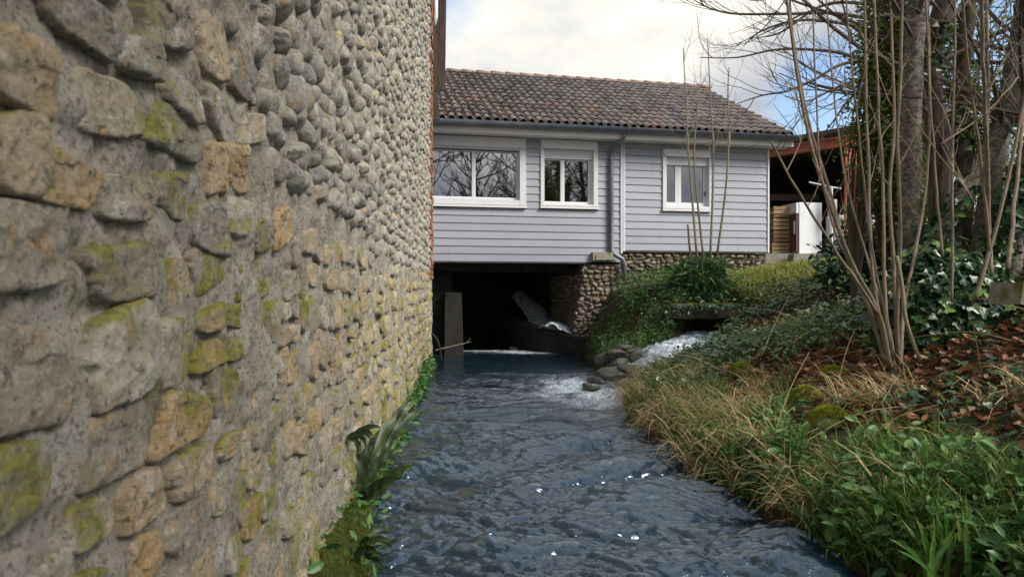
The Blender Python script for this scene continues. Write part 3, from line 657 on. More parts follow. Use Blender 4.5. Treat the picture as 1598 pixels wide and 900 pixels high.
for y in (250, 330): g = G(); p = hp(*fa(952, y), .07); g.tube([p, p+UP*.03], .05, 12); g.build('pipe_clip', MAT['zinc'], house)
# footings: stone pier, cobbled base wall, lintel block
def hface(a0): return (H0+hu*a0+hn*0, hu, UP, -hn)
PA, PB = fa(902, 430)[0], AM-.03
g = G(); hbox(g, PA+.10, PB, -.5, ZL-.165, -DEPTH, -.3); g.hexa([hp(PA-.22, -.5, 0), hp(PB, -.5, .001), hp(PB, -.5, -.6), hp(PA-.22, -.5, -.6), hp(PA+.12, ZL-.035, .0), hp(PB, ZL-.035, .001), hp(PB, ZL-.035, -.6), hp(PA+.12, ZL-.035, -.6)])
pier = g.build('pier', MAT['bed'], house)
def field(a0, a1, z0, z1, wlo, whi, hlo, hhi, skew=0, D=(.03, .07)):
    out = []; h = z0
    while h < z1-.03:
        ch = min(rnd.uniform(hlo, hhi), z1-h); s0 = a0+skew*(h-z0)+rnd.uniform(-.02, .05)
        while s0 < a1-.04:
            w = min(rnd.uniform(wlo, whi), a1-s0)
            if rnd.random() < .9: out.append((w*ch, s0+w/2, h+ch/2+rnd.gauss(0, .014), w/2*rnd.uniform(.7, .98), ch/2*rnd.uniform(.7, 1.0), rnd.uniform(2.1, 3.6), rnd.uniform(*D), rnd.uniform(2.2, 5), rnd.gauss(0, .3))); s0 += w
        h += ch
    return out
HF = (H0, hu, UP, -hn)
lay_stones(HF, field(PA-.2, PB, -.1, ZL-.05, .06, .19, .035, .095, .17), 'stone', MAT['footing'], pier, 'small_stones', 300, 0)
SF = (hp(PA+.1, 0, 0), hn, UP, -hu)
lay_stones(SF, field(.05, 2.2, -.1, ZL-.2, .07, .2, .05, .10), 'stone', MAT['footing'], pier, 'small_stones', 300, 0)
g = G(); hbox(g, PB+.004, AR-.03, .3, ZR-.04, -.4, -.04); base_w = g.build('base_wall', MAT['bed'], house)
lay_stones((hp(0, 0, -.04), hu, UP, -hn), field(PB+.03, AR-.06, .75, ZR-.05, .05, .22, .03, .10), 'cobble', MAT['footing'], base_w, 'small_cobbles', 300, 0)
g = G(); a0, z1 = fa(922, 394); a1, z0 = fa(953, 407); hbox(g, a0, a1, z0, z1, -.05, .13); hbox(g, a0+.05, a1-.02, z0+.01, z1-.05, .1301, .145); g.build('lintel_block', MAT['concrete'], house)
# culvert under the floor
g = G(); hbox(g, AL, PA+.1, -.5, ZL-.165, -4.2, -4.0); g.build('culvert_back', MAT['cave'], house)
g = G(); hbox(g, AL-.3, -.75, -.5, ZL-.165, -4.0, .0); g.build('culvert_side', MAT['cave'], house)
# concrete piers and sluice inside
pr = thing('concrete_pier', px(688, 548, 13.2), 'tall damp concrete pier standing in the dark culvert against the mill corner', 'pier')
g = G(); a = px(668, 0, 13.2)[0]; b = px(704, 0, 13.2)[0]; g.hexa([(a, 13.2, -.5), (b, 13.2, -.5), (b, 13.7, -.5), (a, 13.7, -.5), (a, 13.2, ZL-.18), (b-.02, 13.2, ZL-.18), (b-.02, 13.7, ZL-.18), (a, 13.7, ZL-.18)]); g.build('shaft', MAT['shaded'], pr)
a = px(693, 0, 12.9)[0]; b = px(723, 0, 12.9)[0]; zt = px(0, 456, 12.9)[2]
pr2 = thing('concrete_block', (a, 12.9, 0), 'squat pale concrete block standing in the culvert water', 'block')
g = G(); g.hexa([(a, 12.9, -.5), (b, 12.9, -.5), (b, 13.19, -.5), (a, 13.19, -.5), (a+.02, 12.9, zt), (b-.04, 12.9, zt), (b-.05, 13.19, zt-.02), (a+.02, 13.19, zt)]); g.build('block_body', MAT['shaded'], pr2)
sl = thing('sluice_apron', px(850, 545, 13.3), 'sloping shade-darkened concrete sluice wall with white water pouring over inside culvert', 'sluice')
q = [px(770, 476, 15.4), px(800, 495, 14.3), px(845, 513, 13.4), px(888, 523, 12.9), px(925, 532, 12.6)]
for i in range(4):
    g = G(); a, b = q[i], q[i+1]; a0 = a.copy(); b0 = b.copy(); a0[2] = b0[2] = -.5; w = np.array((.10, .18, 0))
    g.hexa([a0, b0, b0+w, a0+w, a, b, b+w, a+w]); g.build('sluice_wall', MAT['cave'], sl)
n = 40; m = 22; pts = bez([px(800, 455, 15.6), px(822, 478, 15.0), px(838, 505, 14.2), px(868, 522, 13.3)], n); s = np.linspace(-1, 1, m)
wv = 1+.35*fbm(np.arange(n)*.22, np.zeros(n), 3, 76); P = pts[:, None]+np.array((.5, .45, 0))[None, None]*(s[None]*.45*wv[:, None]+.35)[..., None]; P[..., 2] += .10*(s**2)[None]*-1+.03*fbm(P[..., 0]*6, P[..., 1]*6, 3, 77)+.008*fbm(P[..., 0]*17, P[..., 1]*17, 2, 78)
mesh('falling_water', P, [grid(m, n)], MAT['water'], sl, {'foam': np.full(n*m, .8)}, True)
n = 26; m = 20; pts = np.array([px(842, 512, 13.2), px(858, 505, 13.2), px(872, 511, 13.1), px(890, 520, 13.0)]); pts = bez(pts, n); s = np.linspace(0, 1, m)
P = pts[:, None]+np.array((.15, .5, .0))*s[None, :, None]; P[..., 2] += .06*fbm(P[..., 0]*9, P[..., 1]*9, 3, 79)
mesh('foam_crest', P, [grid(m, n)], MAT['water'], sl, {'foam': np.ones(n*m)}, True)
n = 50; m = 10; xs_ = np.linspace(771, 869, n); P = np.array([[px(x, (545.5-7*float(vn(np.array(x*.09), np.array(2.), 82))*math.sin((x-770)/100*math.pi))*(1-v)+549*v, 14.3-.45*v) for x in xs_] for v in np.linspace(0, 1, m)]); P[..., 1] += .05*fbm(P[..., 0]*12, P[..., 2]*12, 3, 80)
mesh('spill', P, [grid(n, m)], MAT['water'], sl, {'foam': np.ones(n*m)}, True)

# ------------------------------------------------------------------ open shed beside the house
terr = thing('shed_terrace', (7, 16, 1.2), 'low mossy concrete platform carrying the crates under the shed', 'platform')
g = G(); g.hexa([(4.75, 14.25, .9), (9.6, 14.6, .9), (9.6, 21, .9), (3.8, 21, .9), (4.75, 14.25, 1.90), (9.6, 14.6, 1.90), (9.6, 21, 1.90), (3.8, 21, 1.90)]); g.build('slab', MAT['concrete'], terr)
shed = thing('open_shed', (7, 15, 1.9), 'open shed with red steel post and beam under a dark flat roof', 'shed')
pT = px(1327, 212, 14.8)
g = G()                        # H-section post
x0, y0 = pT[0], 14.8; zt = pT[2]
g.box((x0-.11, y0-.045, 1.3), (x0-.095, y0+.045, zt)); g.box((x0+.095, y0-.045, 1.3), (x0+.11, y0+.045, zt)); g.box((x0-.094, y0-.012, 1.3), (x0+.094, y0+.012, zt)); g.build('post', MAT['red'], shed)
b0 = np.array(px(1327, 219, 14.78)); b1 = np.array((px(1215, 230, 15.9)[0]-1.2, 17.4, b0[2])); dv = (b1-b0)/np.linalg.norm(b1-b0); nv = np.array((dv[1], -dv[0], 0))*-1
g = G()
def beam(g, a, b, hw, z0, z1): g.hexa([a+nv*hw+UP*z0, b+nv*hw+UP*z0, b-nv*hw+UP*z0, a-nv*hw+UP*z0, a+nv*hw+UP*z1, b+nv*hw+UP*z1, b-nv*hw+UP*z1, a-nv*hw+UP*z1])
beam(g, b0-dv*.12, b1, .09, -.10, -.082); beam(g, b0-dv*.12, b1, .09, .082, .10); beam(g, b0-dv*.12, b1, .012, -.081, .081); g.build('beam', MAT['red'], shed)
g = G(); zr = b0[2]+.17
def sp(x, y, z): return np.array((x, y, z))
RP = [(7.16, 14.70), (9.4, 14.6), (9.4, 21), (3.4, 21), (4.55, 17.62)]
g.add([sp(x, y, zr+.10*(x-4.5)/5+q) for q in (0, .09) for x, y in RP], [(4, 3, 2, 1, 0), (5, 6, 7, 8, 9)]+[(i, (i+1) % 5, 5+(i+1) % 5, 5+i) for i in range(5)]); g.build('roof', MAT['darkroof'], shed)
g = G(); g.box((3.6, 20.6, 1.9), (8.4, 20.75, zr+.06)); g.build('back_wall', MAT['timber'], shed)
g = G(); g.box((8.3, 16.6, 1.9), (8.4, 20.6, zr+.074)); g.build('side_wall', MAT['timber'], shed)
g = G(); g.box((5.2, 19.0, 3.55), (8.2, 19.12, 3.72)); g.build('cross_rail', MAT['hazel'], shed)
# crates
def crate(x, y, z, rot, label):
    t = thing('wooden_crate', (x, y, z), label, 'crate', 'slatted crates stacked under the shed'); w, dd, hh = .21, .16, .245
    c, s = math.cos(rot), math.sin(rot); f = lambda p: (x+p[0]*c-p[1]*s, y+p[0]*s+p[1]*c, z+p[2])
    def pc(nm, a, b):
        g = G(); (u0, v0, w0), (u1, v1, w1) = a, b
        g.hexa([f(p) for p in ((u0, v0, w0), (u1, v0, w0), (u1, v1, w0), (u0, v1, w0), (u0, v0, w1), (u1, v0, w1), (u1, v1, w1), (u0, v1, w1))]); g.build(nm, MAT['crate'], t)
    for yy in (-dd, dd-.012):
        for q in range(3): pc('slat', (-w, yy, .012+q*.08), (w, yy+.012, .075+q*.08))
    for xx in (-w+.001, w-.013):
        for q in range(2): pc('end_slat', (xx, -dd+.013, .015+q*.12), (xx+.012, dd-.013, .11+q*.12))
    for xx in (-w+.014, w-.044):
        for yy in (-dd+.013, dd-.043): pc('corner_post', (xx, yy, 0), (xx+.03, yy+.03, hh))
    pc('bottom', (-w+.02, -dd+.05, .014), (w-.02, dd-.05, .024))
cx = px(1222, 0, 14.75)[0]
for i in range(4): crate(cx+(-.03, .02, -.01, .01)[i]-.02, 14.85, 1.905+i*.25, (.05, -.04, .08, .02)[i], ('bottom crate of the stack beside the house corner', 'second crate up in the stack beside the house corner', 'third crate up in the stack beside the house corner', 'topmost crate of the stack beside the house corner')[i])
for i in range(4): crate(cx+.36, 15.25, 1.905+i*.25, .03*i, 'slatted crate in the rear stack behind the white fridge')
# fridge
f0 = px(1246, 0, 14.5)[0]; f1 = px(1284, 0, 14.5)[0]
fr = thing('old_fridge', ((f0+f1)/2, 14.7, 1.9), 'old white fridge standing sideways with brown door panel beside the crates', 'fridge')
zb = 1.91; zt = px(0, 316, 14.5)[2]; off = .10
g = G(); g.hexa([(f0, 14.45, zb), (f1, 14.55, zb), (f1-off, 15.1, zb), (f0-off, 15.0, zb), (f0, 14.45, zt), (f1, 14.55, zt), (f1-off, 15.1, zt), (f0-off, 15.0, zt)]); g.build('body', MAT['enamel'], fr)
def fside(u0, u1, z0, z1, th=.05):
    a = np.array((f0, 14.45, 0.)); b = np.array((f0-off, 15.0, 0.)); dd = (b-a); nn = np.array((-.98, -.18, 0)); g = G(); p, q_ = a+dd*u0+nn*.002, a+dd*u1+nn*.002
    return g.hexa([p+UP*z0, q_+UP*z0, q_+nn*th+UP*z0, p+nn*th+UP*z0, p+UP*z1, q_+UP*z1, q_+nn*th+UP*z1, p+nn*th+UP*z1])
fside(.02, .98, zb+.05, zb+.80, .06).build('door', MAT['brownp'], fr); fside(.02, .98, zb+.82, zt-.01, .06).build('freezer_door', MAT['enamel'], fr)
fside(.08, .13, zb+.40, zb+.66, .085).build('handle', MAT['enamel'], fr)
bl = thing('concrete_footing', (px(1258, 425, 14.0)), 'cracked pale concrete block below the white fridge', 'block')
a, b = px(1237, 0, 14.0)[0], px(1281, 0, 14.0)[0]; g = G(); g.hexa([(a, 14.0, .9), (b, 14.05, .9), (b, 14.24, .9), (a, 14.24, .9), (a+.02, 14.0, 1.88), (b-.02, 14.05, 1.9), (b, 14.24, 1.9), (a, 14.24, 1.88)]); g.build('block_body', MAT['concrete'], bl)
wp_ = thing('white_pole', px(1296, 392, 14.4), 'white plastic pole with a crosspiece standing beside the fridge', 'pole')
p = px(1297, 0, 14.4)[0]; g = G(); g.tube([(p, 14.4, 1.4), (p, 14.4, 3.25)], .035, 8); g.build('shaft', MAT['pvc'], wp_)
g = G(); g.box((p-.05, 14.36, 2.6), (p+.10, 14.44, 3.0)); g.build('plate', MAT['pvc'], wp_)
g = G(); g.tube([(p-.45, 14.4, 3.35), (p, 14.4, 3.25), (p+.2, 14.4, 3.22)], .014, 6); g.build('crosspiece', MAT['pvc'], wp_)
cb = thing('white_cabinet', px(1320, 392, 14.9), 'white metal cabinet half hidden behind stems beside the red post', 'cabinet')
a, b = px(1302, 0, 15)[0], px(1336, 0, 15)[0]; g = G(); g.box((a, 15, 1.905), (b, 15.4, 2.75)); g.build('body', MAT['enamel'], cb); g = G(); g.box((a+.02, 14.97, 1.95), (b-.02, 14.998, 2.72)); g.build('door', MAT['enamel'], cb)
# wood pile below
for i, (x, y, a) in enumerate(((1292, 402, 0), (1300, 412, .2), (1294, 421, -.1))):
    c = px(x, y, 13.6); v = np.array((math.cos(a), math.sin(a), 0))*.22; g = G(); g.tube(bez([c-v, c, c+v], 6), [.055, .06, .055, .057, .06, .052], 9)
    o = g.build('log', MAT['bark2'], None, True); tag(o, 'dark log lying against the end of the shed platform', 'log', 'dark logs against the shed platform')
c = px(1300, 447, 11.8); g = G(); g.tube(bez([c+(-.55, .1, -.02), c, c+(.5, -.1, .08)], 9), [.04, .05, .045, .05, .048, .044, .045, .04, .03], 9); tag(g.build('fallen_branch', MAT['sapling'], None, True), 'pale fallen branch lying across the lawn below the shed', 'branch')

# ------------------------------------------------------------------ concrete beam over the side channel, bench, block, ochre wall
g = G(); a = px(1050, 497, 10.0); b = px(1166, 497, 10.1); zt = px(0, 474, 10)[2]
V = []; n_ = 24
for t_ in np.linspace(0, 1, n_):
    p = a+(b-a)*t_; w_ = .012*float(fbm(np.array(t_*9), np.array(1.), 3, 3))
    V += [(p[0], p[1]+w_, a[2]+w_), (p[0], p[1]+.45, a[2]), (p[0], p[1]+.45, zt+w_), (p[0], p[1]+w_*.5, zt+w_)]
g.add(V, [(4*i+j, 4*i+(j+1) % 4, 4*i+4+(j+1) % 4, 4*i+4+j) for i in range(n_-1) for j in range(4)]+[(3, 2, 1, 0), (4*n_-4, 4*n_-3, 4*n_-2, 4*n_-1)])
bm_ = g.build('concrete_beam', MAT['oldbeam'], None, False); tag(bm_, 'mossy concrete beam bridging the side channel below the leafy bush', 'beam')
bench = thing('slab_bench', px(1330, 505, 8), 'small dark slab bench on short legs in the grass', 'bench')
a, b = px(1296, 0, 8)[0], px(1362, 0, 8)[0]; z1 = px(0, 477, 8)[2]; z0 = px(0, 483, 8)[2]
g = G(); g.box((a, 7.9, z0), (b, 8.2, z1)); g.build('seat', MAT['cave'], bench)
for x in (a+.02, b-.09): g = G(); g.box((x, 7.93, .45), (x+.06, 8.17, z0)); g.build('leg', MAT['cave'], bench)
c = px(1587, 455, 4.4); g = G(); g.hexa([c+(-.05, -.1, -.075), c+(.25, -.1, -.075), c+(.25, .2, -.08), c+(-.05, .2, -.08), c+(-.03, -.1, .06), c+(.25, -.1, .06), c+(.25, .2, .05), c+(-.03, .2, .05)])
tag(g.build('stone_block', MAT['concrete']), 'grey lichen-spotted stone block sticking out of the leafy bank', 'block')
k = Mt('ochre_render', .9, .2); k.color(k.ramp(k.noise(3.5, 6, .65), [(.3, (.20, .155, .085)), (.5, (.36, .28, .16)), (.7, (.47, .39, .25))])); k.bump(k.noise(20, 6, .7), .8, .02); MAT['ochre'] = k.m
g = G(); z = 2.75; V = []
for i, (x, zz) in enumerate(((5.75, 1.75), (6.3, 2.3), (6.9, 2.75), (8.5, 3.0), (11, 3.0))): V += [(x, 9.3, 1.0), (x, 9.7, 1.0), (x, 9.7, zz), (x, 9.3+.03*i, zz)]
g.add(V, [(4*i+j, 4*i+(j+1) % 4, 4*i+4+(j+1) % 4, 4*i+4+j) for i in range(4) for j in range(4)]+[(3, 2, 1, 0), (16, 17, 18, 19)]); tag(g.build('garden_wall', MAT['ochre']), 'crumbling ochre rendered garden wall behind the leaning trunks', 'wall')

# ------------------------------------------------------------------ rocks
def rock(c, size, label, name='rock', mat='rock', group=None, seed=None, cat='rock', parent=None):
    seed = rnd.random()*90 if seed is None else seed; n1_, n2_ = 32, 20
    th = np.linspace(0, 2*math.pi, n1_, endpoint=False); ph = np.linspace(-math.pi/2, math.pi/2, n2_)
    T_, P_ = np.meshgrid(th, ph); d = np.stack([np.cos(T_)*np.cos(P_), np.sin(T_)*np.cos(P_), np.sin(P_)], -1)
    rr = np.random.default_rng(int(seed*991)); nk = unit(rr.normal(size=(15, 3))); dk = rr.uniform(.62, 1.0, 15)
    r = np.minimum((((np.maximum(d@nk.T, .02)/dk)**14).sum(-1))**(-1/14), 1.25)*(1+.10*fbm(d[..., 0]*4+seed, d[..., 1]*4+d[..., 2]*3, 3, 7))
    V = np.array(c)+d*r[..., None]*np.array(size)
    i = np.arange(n1_*n2_).reshape(n2_, n1_); j = np.roll(i, -1, 1)
    o = mesh(name, V, [np.stack([i[:-1].ravel(), j[:-1].ravel(), j[1:].ravel(), i[1:].ravel()], 1)], MAT[mat], parent, None, True)
    if label: tag(o, label, cat, group)
    return o
for (x, y, Y_, sx, sz) in ((948, 578, 8.7, .17, .10), (932, 590, 8.6, .10, .07), (965, 566, 8.9, .12, .10), (985, 575, 8.7, .15, .11), (1000, 556, 9.1, .12, .09), (960, 548, 9.2, .14, .10), (925, 603, 8.4, .07, .05), (915, 598, 8.5, .06, .05), (1010, 590, 8.4, .12, .09), (978, 594, 8.35, .10, .06), (1015, 566, 8.9, .08, .07), (990, 545, 9.4, .14, .08), (940, 556, 9.3, .10, .08), (972, 540, 9.6, .13, .08)):
    rock(px(x, y, Y_)-(0, 0, .03), (sx*1.1, sx*rnd.uniform(.7, 1.1), sz*.8), 'wet grey rock in the cascade where the side channel joins the stream', group='wet rocks in the cascade')
def moss_on(c, size, parent, n=700):
    u = rng.normal(size=(n, 3)); u /= np.linalg.norm(u, axis=1)[:, None]; u[:, 2] = np.abs(u[:, 2])
    return np.array(c)+u*np.array(size), u

# ------------------------------------------------------------------ leaves and blades
TPL = {
 'oval': (np.array([(0, 0, 0), (.3, .2, .04), (.3, -.2, .04), (.7, .19, .03), (.7, -.19, .03), (1, 0, -.06), (.33, 0, 0), (.7, 0, -.01)]), [(0, 6, 1), (0, 2, 6), (1, 6, 7, 3), (6, 2, 4, 7), (3, 7, 5), (7, 4, 5)]),
 'lance': (np.array([(0, 0, 0), (.35, .085, .02), (.35, -.085, .02), (1, 0, -.15)]), [(0, 2, 3, 1)]),
 'ivy': (np.array([(0, 0, 0), (-.12, .3, .02), (.2, .5, .05), (.32, .27, .02), (.72, .2, .0), (1, 0, -.06), (.72, -.2, 0), (.32, -.27, .02), (.2, -.5, .05), (-.12, -.3, .02), (.4, 0, -.03)]),
         [(10, 1, 0), (10, 2, 1), (10, 3, 2), (10, 4, 3), (10, 5, 4), (10, 6, 5), (10, 7, 6), (10, 8, 7), (10, 9, 8), (10, 0, 9)]),
 'curl': (np.array([(0, 0, .0), (.3, .27, .16), (.35, 0, .02), (.3, -.25, .13), (.68, .24, .20), (.7, 0, .06), (.68, -.26, .10), (1, .02, .18)]), [(0, 2, 1), (0, 3, 2), (1, 2, 5, 4), (2, 3, 6, 5), (4, 5, 7), (5, 6, 7)]),
}
def leaves(P, D, N, size, tpl):
    """Leaves at P growing along D with face normal about N."""
    tv, tf = TPL[tpl]; D = unit(D); B = unit(np.cross(N, D)); M = np.cross(D, B); size = np.broadcast_to(size, (len(P),))
    V = P[:, None]+size[:, None, None]*(tv[None, :, 0, None]*D[:, None]+tv[None, :, 1, None]*B[:, None]+tv[None, :, 2, None]*M[:, None])
    off = np.arange(len(P))*len(tv); FS = {}
    for f in tf: FS.setdefault(len(f), []).append(np.array(f)[None]+off[:, None])
    a = np.repeat(rng.random(len(P)), len(tv))
    return V.reshape(-1, 3), [np.concatenate(v) for v in FS.values()], a
def build_leaves(name, P, D, N, size, tpl, mat, parent=None, kind='stuff', bias=None):
    V, FS, a = leaves(P, D, N, size, tpl)
    if bias is not None: a = np.clip(a*bias, 0, 1)
    return mesh(name, V, FS, mat, parent, {'rnd': a}, False, kind)
def blades(P, az, lean, length, width, droop, seg=4):
    """Grass blades: base P, heading az, lean from upright, droop over the length."""
    n = len(P); t = np.linspace(0, 1, seg+1)
    ang = lean[:, None]+droop[:, None]*t[None]**1.4
    ds = length[:, None]/seg
    hx = np.concatenate([np.zeros((n, 1)), np.cumsum(np.sin(ang[:, 1:])*ds, 1)], 1); hz = np.concatenate([np.zeros((n, 1)), np.cumsum(np.cos(ang[:, 1:])*ds, 1)], 1)
    c, s = np.cos(az)[:, None], np.sin(az)[:, None]
    Cn = np.stack([P[:, 0:1]+hx*c, P[:, 1:2]+hx*s, P[:, 2:3]+hz], -1)
    w = width[:, None]*(1-t[None]**2*.93)*.5
    tw = rng.normal(0, .9, (n, 1)); side = np.stack([-np.sin(az[:, None]+tw)+0*t, np.cos(az[:, None]+tw)+0*t, 0*hx], -1)
    V = np.stack([Cn-side*w[..., None], Cn+side*w[..., None]], 2).reshape(n, -1, 3); m_ = 2*(seg+1)
    q = np.array([(2*i, 2*i+1, 2*i+3, 2*i+2) for i in range(seg)])
    FS = (q[None]+(np.arange(n)*m_)[:, None, None]).reshape(-1, 4)
    return V.reshape(-1, 3), [FS], np.repeat(rng.random(n), m_)
def build_blades(name, P, mat, az=None, lean=(.1, .3), length=(.1, .2), width=(.003, .006), droop=(.3, 1.2), parent=None, kind='stuff'):
    n = len(P); U_ = lambda ab: rng.uniform(ab[0], ab[1], n)
    V, FS, a = blades(P, rng.uniform(0, 2*math.pi, n) if az is None else az, np.abs(rng.normal(lean[0], lean[1], n)), U_(length), U_(width), U_(droop))
    return mesh(name, V, FS, mat, parent, {'rnd': a}, False, kind)
MR = [(1294, 690, 4.35, .105), (1258, 640, 4.95, .085), (1303, 608, 5.25, .09), (1157, 606, 6.3, .10)]
RC = []
for (x, y, Y_, s_) in MR:
    c = px(x, y, Y_); c[2] = max(c[2], float(ground(c[0], c[1]))+.03); RC.append(c)
def clear(X, Y):                # keep the plants off the mossy rocks and just in front of them
    m = np.ones(len(X), bool)
    for c in RC:
        f = c[0]/c[1]; m &= ~((np.abs(X-f*Y) < .13) & (Y < c[1]+.12) & (Y > c[1]-.55))
    return m
def gpts(X, Y, lift=0.): return np.stack([X, Y, ground(X, Y)+lift], 1)
def clumps(centres, per, spread):
    c = np.repeat(np.asarray(centres, float), per, 0); return c+rng.normal(0, spread, c.shape)
def zone(n, x0, x1, y0, y1, keep=None):
    X_ = rng.uniform(x0, x1, n); Y_ = rng.uniform(y0, y1, n); t = X_-xr(Y_); m = t > .0
    if keep is not None: m &= keep(X_, Y_, t)
    dch = np.min(np.hypot(X_[:, None]-CHS[None, ::3, 0], Y_[:, None]-CHS[None, ::3, 1]), 1); m &= (dch > .36) & (clear(X_, Y_) | (rng.random(n) < .2))
    return X_[m], Y_[m], t[m]
def nz(X_, Y_, f, seed): return fbm(X_*f, Y_*f, 3, seed)
def hang(n, s=.6):              # leaf directions near level, random heading
    a = rng.uniform(0, 2*math.pi, n); return np.stack([np.cos(a), np.sin(a), rng.normal(0, s, n)], 1)
def face(n, s=.5):
    v = rng.normal(0, s, (n, 3)); v[:, 2] = 1; return v

# dead leaves
X_, Y_, t_ = zone(46000, 1.2, 7, 1.5, 12, lambda x, y, t: (rng.random(len(x)) < np.clip(sstep(.2, .8, t)*(.45+1.1*nz(x, y, .9, 201))*np.where(y > 6.8, .35, 1)*np.where((y > 10.3) & (x > 2.6), .25, 1)*np.where(x > 2.1, 1.7, 1)+np.where((x > 2.1) & (y < 5.6), .45, 0), .02, 1)))
n = len(X_); build_leaves('leaf_litter', gpts(X_, Y_, .004)+np.stack([0*X_, 0*X_, rng.uniform(0, .03, n)], 1), hang(n, .35), face(n, .55), rng.uniform(.04, .10, n), 'curl', MAT['dead']); tag(bpy.data.objects['leaf_litter'], 'brown dead leaves covering the bank beneath the trees', 'leaf litter')
# straw grass arching over the water edge and in tussocks
cen = []
for _ in range(80):
    y = rnd.uniform(3.2, 8.2); x = float(xr(y))+abs(rnd.gauss(.12, .22)); 
    if float(nz(np.array(x), np.array(y), 1.1, 205)) > -.25: cen.append((x, y))
for (x, y) in ((2.3, 4.5), (2.2, 4.3), (2.42, 4.4), (2.15, 4.6), (1.9, 5.6), (1.75, 5.9), (2.0, 6.1), (1.6, 6.5), (1.75, 6.9), (1.5, 7.4), (2.7, 3.9), (2.9, 3.8), (1.55, 5.2), (1.65, 4.9), (1.8, 5.2), (1.45, 5.7)): cen += [(x+rnd.gauss(0, .06), y+rnd.gauss(0, .06)) for _ in range(3)]
P2 = clumps(cen, 26, .035); m = (P2[:, 0] > xr(P2[:, 1])-.02) & clear(P2[:, 0], P2[:, 1]); P2 = P2[m]; n = len(P2)
az = np.where(rng.random(n) < .62, rng.normal(math.pi, .9, n), rng.uniform(0, 2*math.pi, n))
tag(build_blades('straw_tussocks', gpts(P2[:, 0], P2[:, 1]), MAT['straw'], az, (.2, .35), (.16, .46), (.004, .009), (1.0, 2.9)), 'straw-coloured dry grass arching over the water edge', 'dry grass')
# green grass
cen = []
for _ in range(400):
    y = rnd.uniform(2.7, 8.6); x = float(xr(y))+abs(rnd.gauss(.1, .35)); cen.append((x, y))
for _ in range(170): cen.append((rnd.gauss(2.85, .32), rnd.gauss(7.4, .55)))
for _ in range(60): cen.append((rnd.gauss(1.75, .2), rnd.gauss(3.35, .25)))
P2 = clumps(cen, 26, .05); P2 = P2[(P2[:, 0] > xr(P2[:, 1])) & clear(P2[:, 0], P2[:, 1])]
tag(build_blades('green_grass', gpts(P2[:, 0], P2[:, 1]), MAT['grass'], None, (.15, .3), (.10, .27), (.003, .007), (.4, 1.7)), 'fresh green grass growing in tufts along the stream bank', 'grass')
X_, Y_, t_ = zone(95000, 2.4, 6.6, 9.9, 14.2, lambda x, y, t: rng.random(len(x)) < .6+.5*nz(x, y, 1.2, 207)); 
tag(build_blades('lawn_grass', gpts(X_, Y_), MAT['lawn'], None, (.25, .35), (.05, .14), (.006, .012), (.3, 1.2)), 'short yellowish lawn in front of the house footing', 'lawn')
# glossy ground cover
X_, Y_, t_ = zone(30000, 1.3, 5.5, 6.2, 11.6, lambda x, y, t: (rng.random(len(x)) < np.clip(.5+1.2*nz(x, y, 1.1, 211), 0, 1)) & ~((y > 10.7) & (x > 3.0)))
n = len(X_); tag(build_leaves('periwinkle', gpts(X_, Y_, .0)+np.stack([0*X_, 0*X_, rng.uniform(.01, .16, n)], 1), hang(n, .4), face(n, .45), rng.uniform(.04, .085, n), 'oval', MAT['frosty']), 'glossy dark periwinkle leaves covering the bank beyond the grass', 'ground cover')
# weeds by the water
X_, Y_, t_ = zone(12000, 1.3, 3.3, 2.3, 4.6, lambda x, y, t: (rng.random(len(x)) < np.clip(1.1-t*1.25+.6*nz(x, y, 1.5, 213), 0, 1)) & (t < .9))
n = len(X_); tag(build_leaves('weeds', gpts(X_, Y_)+np.stack([0*X_, 0*X_, rng.uniform(.01, .13, n)], 1), hang(n, .5), face(n, .6), rng.uniform(.035, .095, n), 'oval', MAT['weed']), 'low green weeds with rounded leaves crowding the near water edge', 'weeds')
X_, Y_, t_ = zone(16000, 1.2, 2.4, 3.8, 9, lambda x, y, t: (rng.random(len(x)) < np.clip(.9-t*1.0+.6*nz(x, y, 1.5, 217), 0, 1)))
n = len(X_); tag(build_leaves('bank_herbs', gpts(X_, Y_)+np.stack([0*X_, 0*X_, rng.uniform(.0, .10, n)], 1), hang(n, .5), face(n, .6), rng.uniform(.025, .07, n), 'oval', MAT['weed']), 'small green herbs between the straw tussocks on the bank', 'herbs')
# ivy carpet round the trunks
X_, Y_, t_ = zone(15000, 2.1, 5.4, 3.0, 8.2, lambda x, y, t: (rng.random(len(x)) < np.clip(.04+.75*nz(x, y, 1.2, 219)+.5*np.exp(-((x-3.2)/.7)**2-((y-5.6)/.8)**2), 0, 1)))
n = len(X_); tag(build_leaves('ground_ivy', gpts(X_, Y_)+np.stack([0*X_, 0*X_, rng.uniform(.01, .12, n)], 1), hang(n, .5), face(n, .5), rng.uniform(.035, .075, n), 'ivy', MAT['ivy']), 'dark ivy creeping over the leaf litter between the trunks', 'ivy')
# slope below the pier
X_, Y_, t_ = zone(9000, 1.3, 3.0, 9.4, 12.3, lambda x, y, t: rng.random(len(x)) < np.clip(.55+1.3*nz(x, y, 1.6, 215), 0, 1)); n = len(X_)
tag(build_leaves('pier_undergrowth', gpts(X_, Y_)+np.stack([0*X_, 0*X_, rng.uniform(.02, .30, n)*np.clip(1.6-np.abs(X_-1.9), .3, 1)], 1), hang(n, .7), face(n, .6), rng.uniform(.05, .12, n), 'lance', MAT['weed']), 'tangled green undergrowth on the slope at the foot of the stone pier', 'undergrowth')

